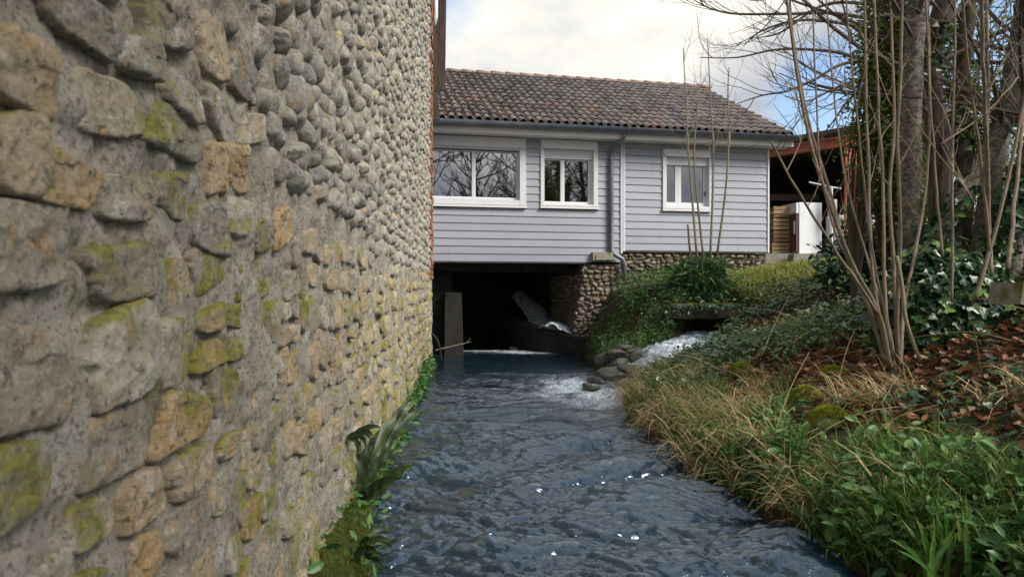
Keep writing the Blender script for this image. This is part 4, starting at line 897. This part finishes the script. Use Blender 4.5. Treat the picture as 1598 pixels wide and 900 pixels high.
# mossy rocks
for (x, y, Y_, s_), c in zip(MR, RC):
    t = thing('mossy_rock', c, {1294: 'grey rock capped with bright moss beside the straw tussock', 1258: 'small round cushion of bright moss among dead leaves', 1303: 'mossy rock beside pale twigs below the brown stems', 1157: 'half-buried mossy rock among straw near the periwinkle'}[x], 'rock')
    rock(c-(0, 0, .04), (s_, s_*.9, s_*.8), None, 'stone', 'rock', parent=t)
    P, u = moss_on(c-(0, 0, .01), (s_*1.12, s_*1.0, s_*.95), t, 3000); n = len(P); az = rng.uniform(0, 2*math.pi, n)
    V, FS, a = blades(P, np.arctan2(u[:, 1], u[:, 0])+rng.normal(0, .5, n), np.arccos(np.clip(u[:, 2], -1, 1)), rng.uniform(.012, .03, n), rng.uniform(.003, .006, n), rng.uniform(.1, 1, n), 2)
    mesh('moss', V, FS, MAT['moss'], t, {'rnd': np.clip(a*.5+.5, 0, 1)}, False, 'stuff')

# moss and ferns at the mill foot
def wallfoot(n, s0, s1, h0, h1, d0, d1):
    s = rng.uniform(s0, s1, n); hh = rng.uniform(0, 1, n)**1.6*(h1-h0)+h0; return s, hh, W0+s[:, None]*Wd+hh[:, None]*UP+rng.uniform(d0, d1, n)[:, None]*Wn
S_ = np.linspace(1.4, 11, 300); Q = np.linspace(0, 1, 14); SS, QQ = np.meshgrid(S_, Q)
hm = (.10+.10*fbm(SS*.9, 0*SS, 3, 221)+.14*np.exp(-((SS-3.0)/.9)**2)+.05*np.exp(-((SS-9)/2)**2)).clip(.03)
wd_ = (.05+.05*fbm(SS*1.3, 0*SS+4, 3, 223)+.11*np.exp(-((SS-2.9)/.8)**2)).clip(.02)*(1+.35*fbm(SS*9, QQ*3, 3, 225))
ang = QQ*math.pi/2; P = W0+SS[..., None]*Wd+(-.06+(hm+.06)*np.sin(ang))[..., None]*UP+(-.015+wd_*np.cos(ang))[..., None]*Wn
MV = P.reshape(-1, 3); mb = thing('moss_bank', W0+Wd*4, 'thick moss ledge along the waterline at the foot of the mill wall', 'moss')
k = Mt('moss_bed', .9, .2); k.color(k.ramp(k.noise(25, 5, .65), [(.3, (.02, .028, .006)), (.7, (.07, .085, .015))])); k.bump(k.noise(60, 5), .9, .02); MAT['mossbed'] = k.m
mesh('ledge', MV, [grid(len(S_), len(Q))], MAT['mossbed'], mb, None, True)
i = rng.integers(0, len(MV), 16000); sel = SS.ravel()[i]; i = i[rng.random(len(i)) < np.where(sel < 4.6, 1, .3)]; n = len(i); Pm = MV[i]+rng.normal(0, .008, (n, 3)); out = np.arctan2(Wn[1], Wn[0])
V, FS, a = blades(Pm, out+rng.normal(0, 1.0, n), rng.uniform(.3, 1.5, n), rng.uniform(.015, .045, n), rng.uniform(.003, .007, n), rng.uniform(.2, 1.5, n), 2)
mesh('moss_tufts', V, FS, MAT['moss'], mb, {'rnd': a*.6}, False, 'stuff')
i = rng.integers(0, len(MV), 2600); sel = SS.ravel()[i]; i = i[(rng.random(len(i)) < np.where(sel > 6.5, 1, .25))]; n = len(i)
build_leaves('trailing_leaves', MV[i]+rng.uniform(0, .06, (n, 1))*Wn+rng.uniform(0, .08, (n, 1))*UP, hang(n, .6)+Wn*.8, face(n, .8), rng.uniform(.03, .08, n), 'oval', MAT['weed'], mb)

def frond(c, tip, bow, w, parent, mat, name='frond', wavy=.15, n=26):
    """Strap frond from c to tip, bowed, with a midrib fold and wavy edges."""
    c = np.array(c, float); tip = np.array(tip, float); mid = (c+tip)/2+np.array(bow); C_ = bez([c, mid, tip], n); t = np.linspace(0, 1, n)
    T_ = unit(np.gradient(C_, axis=0)); sd = unit(np.cross(T_, np.array((.15, -1, .35)))); up = np.cross(sd, T_)
    ww = w*np.sin(np.clip(t*1.06+.06, 0, 1)**.75*math.pi)**.7*(1+wavy*np.sin(t*40+rnd.random()*6))
    V = []
    for q, (o, l) in enumerate(((-1, .25), (-.5, .12), (0, 0), (.5, .12), (1, .25))): V.append(C_+sd*(o*ww)[:, None]+up*(l*ww+.004*np.sin(t*33+q))[:, None])
    V = np.stack(V, 1).reshape(-1, 3); return mesh(name, V, [grid(5, n)], mat, parent, {'rnd': np.repeat(np.clip(rnd.random()+.25*np.sin(t*9), 0, 1), 5)}, True)
fern = thing('hart_tongue_fern', px(560, 795, 3.55), 'long strap-leaved fern growing out of the wall foot above the moss', 'fern')
fb = W0+Wd*3.55+Wn*.03+UP*.10
for (tx, ty, TY, bow, w) in ((676, 628, 4.05, (-.02, 0, .10), .034), (655, 600, 3.95, (-.03, 0, .05), .032), (668, 612, 4.0, (-.05, 0, .09), .03), (622, 672, 3.75, (-.02, 0, .03), .026), (600, 655, 3.65, (-.03, 0, .02), .03), (590, 678, 3.6, (-.02, 0, .0), .028), (568, 640, 3.75, (-.02, 0, .02), .018), (655, 722, 3.5, (.02, 0, .06), .028), (636, 745, 3.45, (0, 0, .05), .024), (572, 762, 3.4, (.01, 0, .02), .028), (640, 690, 3.7, (-.02, 0, .06), .024)):
    frond(fb+np.array((rnd.gauss(0, .01), rnd.gauss(0, .03), rnd.gauss(0, .015))), px(tx, ty, TY), bow, w, fern, MAT['fern'])
f2 = thing('small_fern', W0+Wd*2.75+Wn*.15, 'small pale fern tuft at the mossy waterline', 'fern')
for q in range(9):
    b = W0+Wd*(2.95+rnd.gauss(0, .06))+Wn*.13+UP*.10; a = rnd.uniform(-1.2, 1.0); frond(b, b+np.array((.16*math.cos(a), .16*math.sin(a), rnd.uniform(-.04, .10))), (0, 0, .04), .014, f2, MAT['fern'], n=12)
f3 = thing('wall_fern', W0+Wd*4.3+UP*.4, 'little wilted fern hanging from a wall joint above the long fern', 'fern')
for q in range(5):
    b = W0+Wd*3.35+Wn*.02+UP*.50; frond(b, b+np.array((.05+.03*q, rnd.uniform(-.06, .06), -.10+.035*q)), (.02, 0, .03), .014, f3, MAT['fern'], n=12)
# hose and twig at the far corner
g = G(); g.tube(bez([px(673, 520, 10.6), px(681, 528, 10.6), px(687, 545, 10.6), px(688, 565, 10.6)], 14), .016, 8); tag(g.build('black_hose', MAT['rubber'], None, True), 'thin black hose looping out of the mill corner into the water', 'hose')
g = G(); g.tube(bez([px(680, 546, 10.9), px(705, 540, 11.2), px(735, 533, 11.6)], 8), [.008, .008, .007, .007, .006, .005, .004, .003], 5); g.tube(bez([px(722, 537, 11.4), px(730, 533, 11.5), px(733, 527, 11.55)], 5), [.004, .004, .003, .003, .002], 4); tag(g.build('driftwood_twig', MAT['sapling'], None, True), 'bare pale twig caught across the dark water at the mill corner', 'twig')
# iris
iris = thing('iris_clump', px(1470, 905, 2.75), 'clump of upright sword-shaped leaves at the near water edge', 'plant')
ib = px(1480, 905, 2.75)
for q in range(30):
    b = ib+np.array((rnd.gauss(0, .07), rnd.gauss(.02, .06), -.08)); a = rnd.gauss(0, .42); L = rnd.uniform(.22, .46)
    frond(b, b+np.array((math.sin(a)*L, rnd.gauss(-.02, .08), math.cos(a)*L)), (-.03*math.sin(a), 0, .03), rnd.uniform(.009, .015), iris, MAT['grass'], 'blade', 0, 10)

# ------------------------------------------------------------------ leafy bush with saplings behind the beam
bush = thing('leafy_bush', px(1092, 468, 11), 'rounded dark bush of fern and lance leaves on the channel bank', 'bush')
n = 3600; u = rng.normal(size=(n, 3)); u = unit(u); r = rng.random(n)**.35; c = px(1092, 440, 10.9); r = r*(1+.35*fbm(u[:, 0]*2+5, u[:, 2]*2+u[:, 1], 3, 301)); P = c+u*r[:, None]*np.array((.42, .38, .32)); P = P[P[:, 2] > c[2]-.32]; n = len(P)
D = unit(P-c+np.array((0, 0, -.05)))+rng.normal(0, .5, (n, 3)); D[:, 2] -= .35
build_leaves('foliage', P, D, rng.normal(0, .6, (n, 3))+np.array((0, -.3, 1)), rng.uniform(.08, .16, n), 'lance', MAT['ivy'], bush)
n = 420; P = c+unit(rng.normal(size=(n, 3)))*np.array((.50, .42, .36))*rng.uniform(.8, 1.15, (n, 1)); P = P[(P[:, 2] > c[2]-.30)]; n = len(P); D = P-c; D[:, 2] *= .3
build_leaves('fern_sprays', P, D+rng.normal(0, .2, (n, 3)), face(n, .5), rng.uniform(.10, .22, n), 'lance', MAT['weed'], bush)
n = 500; aa = rng.random(n); P = np.stack([px(1040, 0, 9.97)[0]+aa*1.2+0*aa, 9.96+rng.uniform(-.05, .05, n), px(0, 476, 10)[2]-np.abs(rng.normal(0, .05, n))*(1+3*(np.abs(aa-.5) > .40))+.02], 1); build_leaves('trailing_ivy', P, hang(n, .5)-UP*.7, rng.normal(0, .4, (n, 3))+np.array((0, -1, .5)), rng.uniform(.035, .07, n), 'oval', MAT['ivy'], bush)
n = 1500; P = c+rng.normal(size=(n, 3))*np.array((.42, .3, .10))+np.array((0, -.15, -.34)); build_leaves('skirt', P, hang(n, .5), face(n, .6), rng.uniform(.05, .10, n), 'oval', MAT['ivy'], bush)

def twigs(g, p, d, L, r, depth, curl=.25, n=5, sides=4, kids=(2, 4), spread=.7):
    pts = [np.array(p, float)]; d = np.array(d, float)
    for i in range(n):
        d = d+np.array((rnd.gauss(0, .12), rnd.gauss(0, .12), rnd.gauss(0, .10)+curl/n)); d = d/np.linalg.norm(d); pts.append(pts[-1]+d*L/n)
    g.tube(pts, np.linspace(r, r*.45, n+1), sides, False)
    if depth > 0:
        for _ in range(rnd.randint(*kids)):
            t = rnd.uniform(.25, .95); i = min(int(t*n), n-1); q = pts[i]+(pts[i+1]-pts[i])*(t*n-i); dd = pts[i+1]-pts[i]; dd = dd/np.linalg.norm(dd)
            s = np.array((rnd.gauss(0, 1), rnd.gauss(0, 1), rnd.gauss(0, 1))); s -= dd*s.dot(dd); s = s/np.linalg.norm(s)
            twigs(g, q, dd+s*spread*rnd.uniform(.7, 1.3), L*rnd.uniform(.35, .65), r*.55, depth-1, curl, max(3, n-1), sides if depth > 2 else 3, kids, spread)
for i, (pts, lab) in enumerate(((((1088, 405), (1080, 310), (1074, 230), (1070, 150), (1066, 75)), 'pale sapling at the outer edge of the bush, leaning towards the downpipe'), (((1108, 405), (1112, 310), (1113, 230), (1108, 140), (1104, 60)), 'tallest straight pale sapling rising through the bush'),
                               (((1118, 405), (1132, 300), (1137, 220), (1136, 140), (1138, 105)), 'pale sapling leaning across the small window corner'), (((1098, 405), (1090, 330), (1083, 250), (1088, 170), (1090, 130)), 'thin pale sapling in the middle of the bush'), (((1080, 408), (1076, 385), (1074, 360), (1073, 350)), 'short cut sapling stub in the bush'))):
    Y_ = 10.9+.08*i; g = G(); t = thing('sapling', px(*pts[0], Y_), lab, 'sapling'); C_ = bez([px(*p, Y_) for p in pts], 14)
    g.tube(C_, np.linspace(.020, .007, 14) if i < 4 else np.linspace(.02, .014, 14), 7); g.build('stem', MAT['sapling'], t, True)
    if i < 4:
        g = G()
        for q in range(9): j = rnd.randint(5, 12); a = rnd.uniform(0, 6.28); twigs(g, C_[j], (math.cos(a)*.6, math.sin(a)*.4, .9), rnd.uniform(.25, .7), .005, 1, .3, 4, 3, (1, 2))
        g.build('twigs', MAT['sapling'], t, kind='stuff')

# ------------------------------------------------------------------ coppiced tree with ivy
tree = thing('ivy_tree', px(1450, 530, 6.0), 'old multi-trunked tree with grey bark, ivy at its foot and leaning limbs', 'tree')
TR = [(((1408, 545), (1418, 400), (1420, 260), (1424, 120), (1432, 0), (1440, -160)), 6.0, .09, .075, 'bark'),
      (((1480, 545), (1470, 400), (1464, 220), (1452, 110), (1475, 0), (1510, -160)), 6.25, .10, .08, 'bark2'),
      (((1425, 460), (1455, 385), (1500, 310), (1548, 230), (1600, 130), (1660, 0)), 5.8, .062, .066, 'bark'),
      (((1515, 520), (1528, 410), (1545, 310), (1565, 190), (1590, 60), (1610, -90)), 6.35, .09, .07, 'bark'),
      (((1540, 470), (1565, 360), (1600, 250), (1660, 100)), 5.6, .06, .05, 'bark2'),
      (((1500, 520), (1502, 400), (1506, 280), (1500, 150), (1512, 0), (1520, -160)), 6.5, .075, .055, 'bark2'),
      (((1560, 500), (1600, 330), (1650, 200)), 6.1, .075, .06, 'bark')]
for pts, Y_, r0, r1, mt in TR:
    n = 40; C_ = bez([px(*p, Y_) for p in pts], n); rr = np.linspace(r0, r1, n)*(1+.06*np.sin(np.arange(n)*.9)); rr[0] *= 1.35; rr[1] *= 1.2; rr[2] *= 1.08
    sides = 16; g = G(); g.tube(C_, rr, sides); V = g.V[0]; V += .014*fbm(V[:, :1]*14+V[:, 1:2]*9, V[:, 2:]*5, 3, 231)*np.array((1, .6, 0)); g.build('trunk', MAT[mt], tree, True)
    g = G()
    for q in range(7): a = rnd.uniform(0, 6.28); j = rnd.randint(24, 39); twigs(g, C_[j], (math.cos(a), math.sin(a), rnd.uniform(.2, 1)), rnd.uniform(.9, 2.0), .020, 2, .3, 6, 5, (3, 5))
    g.build('branches', MAT['twig'], tree, kind='stuff')
    nn = {'bark': 700, 'bark2': 1700}[mt]; j = rng.integers(0, n, nn); P = C_[j]+unit(rng.normal(size=(nn, 3)))*np.array((1, 1, .3))*(rr[j]*1.12)[:, None]; P = P+rng.normal(0, .03, (nn, 3)); keep = fbm(P[:, 2]*1.3+Y_*3, P[:, 0]*2, 2, 233) > .06; P = P[keep]; m = len(P)
    build_leaves('ivy', P, hang(m, .6)-UP*.5, unit(P-C_[j][keep])+rng.normal(0, .3, (m, 3)), rng.uniform(.04, .085, m), 'ivy', MAT['ivy'], tree)
# ivy-covered foot
n = 5200; c = px(1462, 512, 5.5); u = unit(rng.normal(size=(n, 3))); P = c+u*np.array((.46, .36, .58)); P = P[(P[:, 2] > ground(P[:, 0], P[:, 1])) & (u[:, 1] < .4)]; P += rng.normal(0, .05, P.shape); n = len(P)
build_leaves('foot_ivy', P, hang(n, .5)-UP*.6, (P-c)+rng.normal(0, .12, (n, 3))+np.array((0, -.15, .1)), rng.uniform(.04, .085, n), 'ivy', MAT['ivy'], tree)
rock(c+(0, .06, -.05), (.36, .25, .45), None, 'root_stool', 'bark2', parent=tree)
# hazel
hz = thing('hazel_clump', px(1393, 585, 5.0), 'hazel clump of many thin brown stems fanning up from the bank', 'shrub')
HZ = [((1392, 582), (1372, 490), (1335, 420), (1300, 330), (1268, 230), (1245, 120), (1228, 0), (1220, -80)), ((1386, 578), (1355, 480), (1322, 400), (1296, 300), (1262, 190), (1238, 60), (1230, -60)),
      ((1396, 580), (1372, 450), (1352, 330), (1340, 200), (1325, 60), (1318, -60)), ((1394, 575), (1380, 450), (1378, 300), (1370, 150), (1362, -60)), ((1402, 585), (1395, 430), (1388, 300), (1396, 180), (1388, -50)),
      ((1370, 490), (1310, 400), (1255, 315), (1204, 222)), ((1398, 585), (1384, 500), (1352, 400), (1318, 270), (1302, 150), (1290, 0)), ((1390, 580), (1362, 430), (1356, 300), (1352, 150), (1350, -60)), ((1404, 585), (1400, 480), (1404, 350), (1400, 200), (1408, 60), (1404, -60)),
      ((1388, 582), (1378, 520), (1345, 440), (1306, 370), (1280, 260), (1274, 150), (1268, 20)), ((1405, 582), (1412, 470), (1440, 330), (1452, 180), (1446, -40))]
def stems(t, lst, Y0, r0, r1, mat='hazel'):
    for i, pts in enumerate(lst):
        Yb = Y0+rnd.gauss(0, .03); Yt = Y0+rnd.gauss(0, .45); m = len(pts); C_ = bez([px(*p, Yb+(Yt-Yb)*j/(m-1)) for j, p in enumerate(pts)], 26)
        C_ += .008*np.stack([fbm(np.arange(26)*.35, np.full(26, i*3.), 2, 241), 0*np.arange(26), 0*np.arange(26)], 1); g = G(); rr = rnd.uniform(*r0); g.tube(C_, np.linspace(rr, rr*r1, 26), 8); g.build('stem', MAT[mat], t, True)
        g = G()
        for q in range(5): j = rnd.randint(12, 24); a = rnd.uniform(0, 6.28); twigs(g, C_[j], (math.cos(a)*.7, math.sin(a)*.6, .9), rnd.uniform(.2, .6), .0045, 1, .2, 4, 3, (1, 3))
        g.build('twigs', MAT[mat], t, kind='stuff')
stems(hz, HZ, 5.0, (.009, .017), .55)
h2 = thing('sprouting_shoots', px(1500, 440, 4.7), 'long straight brown shoots rising in front of the ivy-footed trunks', 'shrub')
stems(h2, [((1486, 470), (1487, 300), (1489, 150), (1492, -60)), ((1546, 400), (1528, 230), (1508, 80), (1500, -60)), ((1470, 400), (1460, 280), (1450, 120), (1444, -50)), ((1545, 400), (1540, 250), (1534, 100), (1530, -60)), ((1520, 470), (1555, 350), (1588, 210), (1612, 80)), ((1572, 420), (1588, 270), (1604, 100)), ((1548, 430), (1538, 300), (1542, 150), (1540, -60))], 4.7, (.009, .016), .7)
stems(h2, [((1425, 185), (1465, 240), (1500, 285), (1530, 330)), ((1590, 120), (1540, 175), (1470, 225))], 4.75, (.004, .006), .8)
st = thing('cut_shoot', px(1436, 562, 4.75), 'bare cut shoot with pale top standing against the ivy', 'shoot')
g = G(); g.tube(bez([px(1436, 565, 4.75), px(1414, 500, 4.75), px(1408, 450, 4.75), px(1399, 400, 4.72)], 14), np.linspace(.012, .015, 14), 8); g.build('stem', MAT['sapling'], st, True)

# ------------------------------------------------------------------ evergreen shrubs behind
def shrub(name, boxes, mat, label, size, tpl='oval', stemY=None):
    t = thing(name, boxes[0][0]*np.array((1, 1, 0))+np.array((0, 0, float(ground(boxes[0][0][0], boxes[0][0][1])))), label, 'shrub')
    PP = []; g = G()
    for c, r, n in boxes:
        c = np.array(c); base = np.array((c[0]+rnd.gauss(0, .1), c[1], float(ground(c[0], c[1])))); 
        nb = max(3, n//180)
        for _ in range(nb):
            e = c+unit(rng.normal(size=3))*np.array(r)*rng.random()**.4; C_ = bez([base, (base+e)/2+np.array((rnd.gauss(0, .12), 0, .1)), e], 7); g.tube(C_, np.linspace(.014, .004, 7), 4, False)
            k_ = n//nb; tt = rng.random(k_)*4+3; i = tt.astype(int).clip(0, 5); q = C_[i]+(C_[i+1]-C_[i])*(tt-i)[:, None]; PP.append(q+rng.normal(0, .085, (k_, 3)))
    g.build('stems', MAT['twig'], t, kind='stuff'); P = np.concatenate(PP); n = len(P)
    build_leaves('foliage', P, hang(n, .7), face(n, .8), rng.uniform(size[0], size[1], n), tpl, MAT[mat], t)
shrub('evergreen_shrub', [(px(1392, 60, 7.0), (.26, .3, .55), 4600), (px(1396, 170, 7.0), (.20, .3, .5), 4200), (px(1392, 270, 7.1), (.18, .3, .4), 2600), (px(1395, -60, 7.0), (.3, .3, .4), 900), (px(1362, 20, 7.0), (.2, .3, .4), 2000)], 'ever', 'tall sunlit evergreen shrub between the hazel stems and grey trunk', (.04, .075))
shrub('privet_screen', [(px(1490, 90, 8.2), (.4, .3, .8), 2600), (px(1540, 180, 8.4), (.5, .3, .7), 2400), (px(1580, 40, 8.0), (.45, .3, .6), 1200), (px(1500, 250, 8.3), (.5, .3, .5), 1200)], 'ever', 'loose evergreen screen showing through gaps behind the old trunks', (.045, .08))
shrub('dark_laurel', [(px(1355, 395, 9.2), (.5, .35, .30), 1700), (px(1395, 350, 9.2), (.5, .35, .45), 1600), (px(1330, 430, 8.9), (.5, .3, .2), 900), (px(1440, 380, 8.6), (.5, .3, .5), 1300), (px(1500, 400, 8.6), (.5, .3, .5), 1300)], 'ivy', 'dark glossy laurel bush below the red post behind the hazel', (.07, .12))

# ------------------------------------------------------------------ bare tree reaching over the roof corner
bt = thing('bare_tree', px(1440, 420, 9.6), 'bare tree whose fine drooping twigs reach over the house roof', 'tree')
g = G(); g.tube(bez([px(1445, 440, 9.6), px(1440, 250, 9.6), px(1435, 100, 9.6), px(1440, -50, 9.6), px(1450, -250, 9.6)], 20), np.linspace(.13, .06, 20), 10); g.build('trunk', MAT['bark2'], bt, True)
LB = [((1438, 45), (1310, 22), (1230, 22), (1150, 22), (1110, 14), (1082, 0)), ((1437, 130), (1330, 88), (1270, 78), (1210, 78), (1150, 90), (1092, 90)), ((1438, 70), (1330, 40), (1250, 32), (1190, 48), (1160, 72)),
      ((1436, 110), (1330, 97), (1270, 125), (1230, 142), (1190, 149), (1150, 162)), ((1437, 150), (1360, 125), (1310, 135), (1260, 158), (1225, 150)), ((1440, 0), (1330, -20), (1240, -10), (1170, 0), (1120, -25)), ((1440, 20), (1300, 5), (1220, 50), (1180, 60)), ((1437, 140), (1370, 130), (1330, 150), (1300, 190), (1280, 215))]
for pts in LB:
    Ya = 9.6+rnd.gauss(0, .1); Yt = 9.6+rnd.gauss(0, .5); m = len(pts); C_ = bez([px(*p, Ya+(Yt-Ya)*j/(m-1)) for j, p in enumerate(pts)], 30); g = G(); g.tube(C_, np.linspace(.028, .006, 30), 6, False); lb = g.build('limb', MAT['twig'], bt, True)
    g = G()
    for q in range(11):
        j = rnd.randint(5, 28); dd = C_[j+1]-C_[j]; dd = dd/np.linalg.norm(dd); twigs(g, C_[j], dd+np.array((rnd.gauss(0, .25), rnd.gauss(0, .5), rnd.gauss(.0, .6))), rnd.uniform(.35, 1.0), .006, 2, .75, 7, 4, (1, 3), .55)
    g.build('twigs', MAT['twig'], lb, kind='stuff')
# dead stalks and sticks lying over the bank
g = G()
for _ in range(70):
    y = rnd.uniform(3.0, 8.5); x = float(xr(y))+rnd.uniform(.1, 2.6); a = rnd.uniform(0, 6.28); L = rnd.uniform(.15, .5); e_ = rnd.uniform(.05, .75); p = np.array((x, y, float(ground(np.array(x), np.array(y))))); dv_ = np.array((math.cos(a)*math.cos(e_), math.sin(a)*math.cos(e_)*.6, math.sin(e_)))
    g.tube(bez([p, p+dv_*L+np.array((0, 0, .03)), p+dv_*L*2-np.array((0, 0, rnd.uniform(0, .12)))], 7), np.linspace(.004, .0015, 7), 4, False)
tag(g.build('dead_stalks', MAT['straw'], None, kind='stuff'), 'thin dry stalks and sticks lying across the bank', 'dead stalks')
# trees across the lane behind, mirrored in the wide window
def back_tree(loc, H, seed, label, proto=[None]):
    t = thing('roadside_tree', loc, label, 'tree', 'bare trees mirrored in the windows')
    g = G(); C_ = bez([np.array(loc), np.array(loc)+(.2, 0, H*.35), np.array(loc)+(-.1, .1, H*.7), np.array(loc)+(.1, 0, H)], 16); g.tube(C_, np.linspace(.16, .03, 16), 8); g.build('trunk', MAT['twig'], t, True)
    g = G()
    for q in range(40): j = rnd.randint(3, 15); a = rnd.uniform(0, 6.28); twigs(g, C_[j], (math.cos(a), math.sin(a), rnd.uniform(.3, 1.1)), rnd.uniform(1.2, 2.6), .035, 3, .25, 5, 4, (2, 4))
    g.build('crown', MAT['twig'], t, kind='stuff')
for i, (x, y, H) in enumerate(((5.2, -3.0, 8), (7.6, -3.6, 8.5), (3.4, -5, 9), (10.5, -3.5, 8.5), (6.4, -6.5, 10), (9.0, -6.5, 10))): back_tree((x, y, float(ground(np.array(x), np.array(y)))-.05), H, i, 'bare tree reflected in the glass of the wide window')
